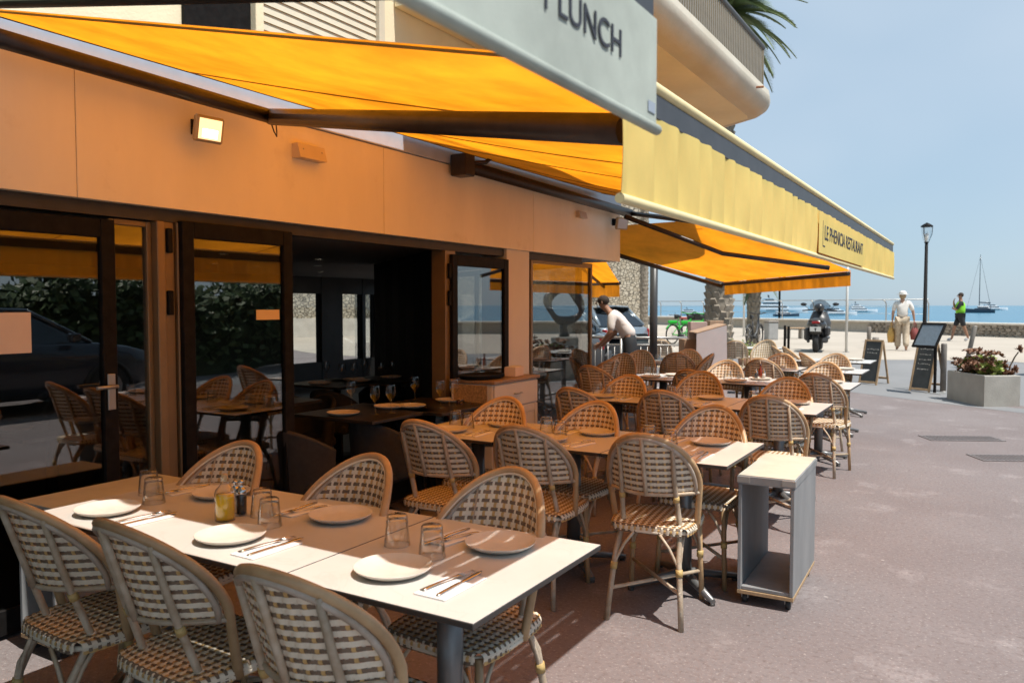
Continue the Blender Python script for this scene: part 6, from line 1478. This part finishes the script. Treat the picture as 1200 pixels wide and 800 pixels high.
def hand_nodes(n, e, side, wrist, d, palm_n, s=1.0, curl=.5):
    # palm and five unequal fingers growing along d
    d = Vector(d).normalized(); w = Vector(wrist); pn = Vector(palm_n).normalized(); ac = d.cross(pn).normalized()
    n[side+'palm'] = (w+d*.055*s, .026*s); e.append((side+'wrist', side+'palm'))
    for i, (o_, L) in enumerate(((-.030, .066), (-.010, .078), (.010, .074), (.029, .058))):
        a = w+d*.085*s+ac*o_*s; b = a+(d*(1-curl*.3)+pn*curl*.5).normalized()*L*.5*s; c = b+(d*(1-curl)+pn*curl).normalized()*L*.5*s
        n[side+'f%da' % i] = (a, .0095*s); n[side+'f%db' % i] = (b, .0085*s); n[side+'f%dc' % i] = (c, .0070*s); e += [(side+'palm', side+'f%da' % i), (side+'f%da' % i, side+'f%db' % i), (side+'f%db' % i, side+'f%dc' % i)]
    a = w+d*.035*s-ac*.034*s; b = a+(d*.7-ac*.5+pn*.3).normalized()*.035*s; n[side+'ta'] = (a, .0105*s); n[side+'tb'] = (b, .008*s); e += [(side+'palm', side+'ta'), (side+'ta', side+'tb')]
def person(label, loc, rz, J, skinm, clothes, hair, cap=None, hd_=(0, 1)):
    t = thing('person', label, 'person', loc, rz); n = {}; e = []
    for k in ('pelvis', 'waist', 'chest', 'neckb', 'neck', 'chin', 'head', 'crown'): n[k] = J[k]
    e += [('pelvis', 'waist'), ('waist', 'chest'), ('chest', 'neckb'), ('neckb', 'neck'), ('neck', 'chin'), ('chin', 'head'), ('head', 'crown')]
    for s in 'lr':
        for k in ('sh', 'el', 'wrist', 'hip', 'knee', 'ank', 'toe'): n[s+k] = J[s+k]
        e += [('chest', s+'sh'), (s+'sh', s+'el'), (s+'el', s+'wrist'), ('pelvis', s+'hip'), (s+'hip', s+'knee'), (s+'knee', s+'ank'), (s+'ank', s+'toe')]
        hand_nodes(n, e, s, J[s+'wrist'][0], J[s+'hd'][0], J[s+'hd'][1])
    b = skin_obj('body', n, e, skinm, t)
    hc = Vector(J['head'][0]); f = Vector((hd_[0], hd_[1], 0)).normalized(); r_ = Vector((f.y, -f.x, 0))
    g = MB(); nb = hc+f*.088+Vector((0, 0, -.01)); g.tube([nb+Vector((0, 0, .03))-f*.01, nb+f*.022-Vector((0, 0, .012)), nb-Vector((0, 0, .022))-f*.006], [.008, .014, .008], 6); g.build('nose', skinm, b)
    for s in (-1, 1):
        g = MB(); g.ball(hc+f*.082+r_*s*.033+Vector((0, 0, .022)), .011, 8, 6); g.build('eye', mat('eye', (.05, .04, .035), .3), b)
        g = MB(); g.ball(hc+r_*s*.080-f*.005, .024, 8, 6, sc=(.5, .7, 1.3)); g.build('ear', skinm, b)
    g = MB(); g.tube([hc+f*.080-r_*.022-Vector((0, 0, .052)), hc+f*.088-Vector((0, 0, .052)), hc+f*.080+r_*.022-Vector((0, 0, .052))], .005, 5); g.build('mouth', mat('lips', (.30, .12, .09), .5), b)
    for nm, keys, rad, mt in clothes:
        nn_ = {k: ((J[k][0]), rad[k]) for k in keys}; ee = [(a, c) for a, c in e if a in nn_ and c in nn_]; skin_obj(nm, nn_, ee, mt, t)
    g = MB(); g.ball(hc+Vector(hair[1]), hair[2], 14, 10, sc=hair[3]); g.build('hair', hair[0], b)
    if cap: cap(t, hc, f, r_)
    return t
def lerp_extra(J):
    return J
V = Vector
def base_pose(h=1.7):
    s = h/1.7
    J = {'pelvis': (V((0, 0, .93)), .135), 'waist': (V((0, 0, 1.08)), .118), 'chest': (V((0, 0, 1.26)), .130), 'neckb': (V((0, -.01, 1.42)), .075), 'neck': (V((0, 0, 1.49)), .052), 'chin': (V((0, .015, 1.545)), .066), 'head': (V((0, .012, 1.60)), .086), 'crown': (V((0, .0, 1.655)), .066)}
    for sd, x in (('l', -1), ('r', 1)):
        J.update({sd+'sh': (V((x*.175, -.01, 1.39)), .056), sd+'el': (V((x*.235, -.02, 1.12)), .042), sd+'wrist': (V((x*.25, .05, .89)), .029), sd+'hip': (V((x*.095, 0, .88)), .095), sd+'knee': (V((x*.10, .02, .49)), .062), sd+'ank': (V((x*.105, -.03, .085)), .042), sd+'toe': (V((x*.12, .13, .035)), .034), sd+'hd': (V((0, .15, -1)), V((-x, .2, 0)))})
    return J
m_ws = mat('white_tshirt', (.70, .67, .63), .85, var=.05, vscale=9, bump=.3, bscale=18); m_bt = mat('beige_print_trousers', (.56, .47, .36), .85, col2=(.42, .33, .235), vscale=16, bump=.3, bscale=14); m_cap = mat('white_cap', (.66, .64, .60), .8)
# woman walking away with a bag in each hand
J = base_pose(1.62); J['lknee'] = (V((-.10, .10, .50)), .06); J['lank'] = (V((-.10, .12, .09)), .042); J['ltoe'] = (V((-.115, .27, .04)), .034); J['rknee'] = (V((.10, -.02, .49)), .06); J['rank'] = (V((.10, -.20, .12)), .042); J['rtoe'] = (V((.11, -.06, .035)), .034); J['pelvis'] = (V((0, 0, .93)), .15); J['rel'] = (V((.27, .0, 1.13)), .042); J['rwrist'] = (V((.31, .05, .90)), .029)
def capw(t, hc, f, r_):
    g = MB(); g.ball(hc+V((0, 0, .035)), .103, 16, 10, sc=(1, 1.05, .8)); c = g.build('cap', m_cap, t); g = MB(); g.lathe([(.098, 0), (.155, -.018), (.157, -.014), (.098, .006)], 18, c=(hc.x, hc.y+.01, hc.z+.02)); g.build('brim', m_cap, c)
b0 = ground_at(1056.5, 411)
person('person seen from behind in white cap, white t-shirt and beige trousers, carrying two bags', b0, YAW+R(-22), J, m_skin, [
  ('t_shirt', ('pelvis', 'waist', 'chest', 'neckb', 'lsh', 'rsh', 'lel', 'rel'), {'pelvis': .190, 'waist': .165, 'chest': .165, 'neckb': .085, 'lsh': .082, 'rsh': .082, 'lel': .064, 'rel': .064}, m_ws),
  ('trousers', ('pelvis', 'lhip', 'lknee', 'lank', 'rhip', 'rknee', 'rank'), {'pelvis': .140, 'lhip': .118, 'lknee': .098, 'lank': .088, 'rhip': .118, 'rknee': .098, 'rank': .088}, m_bt)],
  (mat('grey_blond_hair', (.34, .25, .15), .7), (0, -.03, -.03), .092, (1, .9, 1.1)), capw, (0, 1))
def bag(name, label, loc, mt, w, h, rz):
    t = thing(name, label, 'bag', loc, rz); g = MB(); g.add([(-w/2*.8, -.05, -h), (w/2*.8, -.05, -h), (w/2*.8, .05, -h), (-w/2*.8, .05, -h), (-w/2, -.07, -h*.45), (w/2, -.07, -h*.45), (w/2, .07, -h*.45), (-w/2, .07, -h*.45), (-w/2*.75, -.02, 0), (w/2*.75, -.02, 0), (w/2*.75, .02, 0), (-w/2*.75, .02, 0)], [(0, 3, 2, 1)]+[(4*k+i, 4*k+(i+1) % 4, 4*k+4+(i+1) % 4, 4*k+4+i) for k in range(2) for i in range(4)], 0, True); g.build('pouch', mt, t)
    for y in (-.03, .03): g = MB(); g.tube([(-w*.22, y, -.02), (-w*.12, y*.5, .12), (0, 0, .17), (w*.12, y*.5, .12), (w*.22, y, -.02)], .008, 5); g.build('strap', mt, t)
rzw = YAW+R(-22)
def wl(v): q = V(v); q.rotate(Euler((0, 0, rzw))); return q+b0
bag('tote_bag', 'yellow straw tote bag hanging from the walker in white', wl((-.27, .06, .655)), mat('straw_yellow', (.60, .36, .10), .8, var=.1), .24, .42, rzw+R(60)); bag('hand_bag', 'dark red bag hanging from the hand of the walker in white', wl((.33, .06, .66)), mat('dark_red_bag', (.22, .05, .045), .7), .24, .34, rzw+R(50))
# man in a high-visibility vest
J = base_pose(1.75)
for k in J:
    if not k.endswith('hd'): J[k] = (J[k][0]*1.03, J[k][1])
J['relx'] = None; del J['relx']
J['rel'] = (V((.22, .16, 1.20)), .045); J['rwrist'] = (V((.06, .21, 1.42)), .031); J['rhd'] = (V((-.3, -.1, .9)), V((0, -1, 0)))
J['lel'] = (V((-.20, .15, 1.14)), .045); J['lwrist'] = (V((.02, .24, 1.19)), .031); J['lhd'] = (V((1, .1, .1)), V((0, -1, 0)))
J['lknee'] = (V((-.10, -.12, .52)), .066); J['lank'] = (V((-.10, -.26, .13)), .044); J['ltoe'] = (V((-.11, -.13, .035)), .038); J['rknee'] = (V((.10, .16, .52)), .066); J['rank'] = (V((.11, .24, .09)), .044); J['rtoe'] = (V((.12, .40, .04)), .038)
m_viz = mat('hi_vis_fabric', (.22, .62, .03), .7, var=.05, emit=None); m_blk2 = mat('black_cloth', (.02, .022, .026), .85); m_shoe = mat('light_shoes', (.5, .5, .5), .7); m_dh = mat('dark_hair', (.035, .022, .015), .85, bump=.6, bscale=60)
b1 = ground_at(1124.5, 400); rzm = YAW+R(68)
mn = person('man in black t-shirt, shorts and bright green high-visibility vest on the promenade', b1, rzm, J, m_skin2, [
  ('t_shirt', ('waist', 'chest', 'neckb', 'lsh', 'rsh', 'lel', 'rel'), {'waist': .132, 'chest': .142, 'neckb': .085, 'lsh': .075, 'rsh': .075, 'lel': .052, 'rel': .052}, m_blk2),
  ('vest', ('pelvis', 'waist', 'chest', 'neckb'), {'pelvis': .172, 'waist': .170, 'chest': .188, 'neckb': .118}, m_viz),
  ('shorts', ('pelvis', 'lhip', 'lknee', 'rhip', 'rknee'), {'pelvis': .150, 'lhip': .118, 'lknee': .092, 'rhip': .118, 'rknee': .092}, m_blk2),
  ('shoes', ('lank', 'ltoe'), {'lank': .055, 'ltoe': .048}, m_shoe), ('shoes', ('rank', 'rtoe'), {'rank': .055, 'rtoe': .048}, m_shoe)],
  (m_dh, (0, -.02, .025), .092, (1, 1, .95)), None, (0, 1))
# waiter leaning over a table behind the end window
J = base_pose(1.78)
J.update({'pelvis': (V((0, -.02, .98)), .105), 'waist': (V((0, .06, 1.12)), .105), 'chest': (V((0, .20, 1.28)), .135), 'neckb': (V((0, .32, 1.40)), .075), 'neck': (V((0, .37, 1.46)), .052), 'chin': (V((0, .42, 1.49)), .066), 'head': (V((0, .435, 1.55)), .086), 'crown': (V((0, .435, 1.605)), .066)})
for sd, x in (('l', -1), ('r', 1)):
    J.update({sd+'sh': (V((x*.18, .26, 1.36)), .058), sd+'el': (V((x*.24, .26, 1.10)), .044), sd+'wrist': (V((x*.20, .42, .93)), .031), sd+'hd': (V((0, .8, -.6)), V((-x, 0, -.3)))})
b2 = at_depth(739, 400, 12.1); b2.z = gz(b2.x, b2.y)
person('waiter in white t-shirt leaning forward over a table behind the end window', b2, YAW+R(72), J, m_skin2, [
  ('t_shirt', ('pelvis', 'waist', 'chest', 'neckb', 'lsh', 'rsh', 'lel', 'rel'), {'pelvis': .155, 'waist': .150, 'chest': .160, 'neckb': .09, 'lsh': .085, 'rsh': .085, 'lel': .058, 'rel': .058}, mat('waiter_white_shirt', (.68, .62, .58), .85, bump=.3, bscale=16)),
  ('trousers', ('waist', 'pelvis', 'lhip', 'lknee', 'lank', 'rhip', 'rknee', 'rank'), {'waist': .142, 'pelvis': .156, 'lhip': .115, 'lknee': .085, 'lank': .07, 'rhip': .115, 'rknee': .085, 'rank': .07}, m_blk2)],
  (m_dh, (0, -.012, .028), .093, (.98, 1.0, .88)), None, (0, 1))
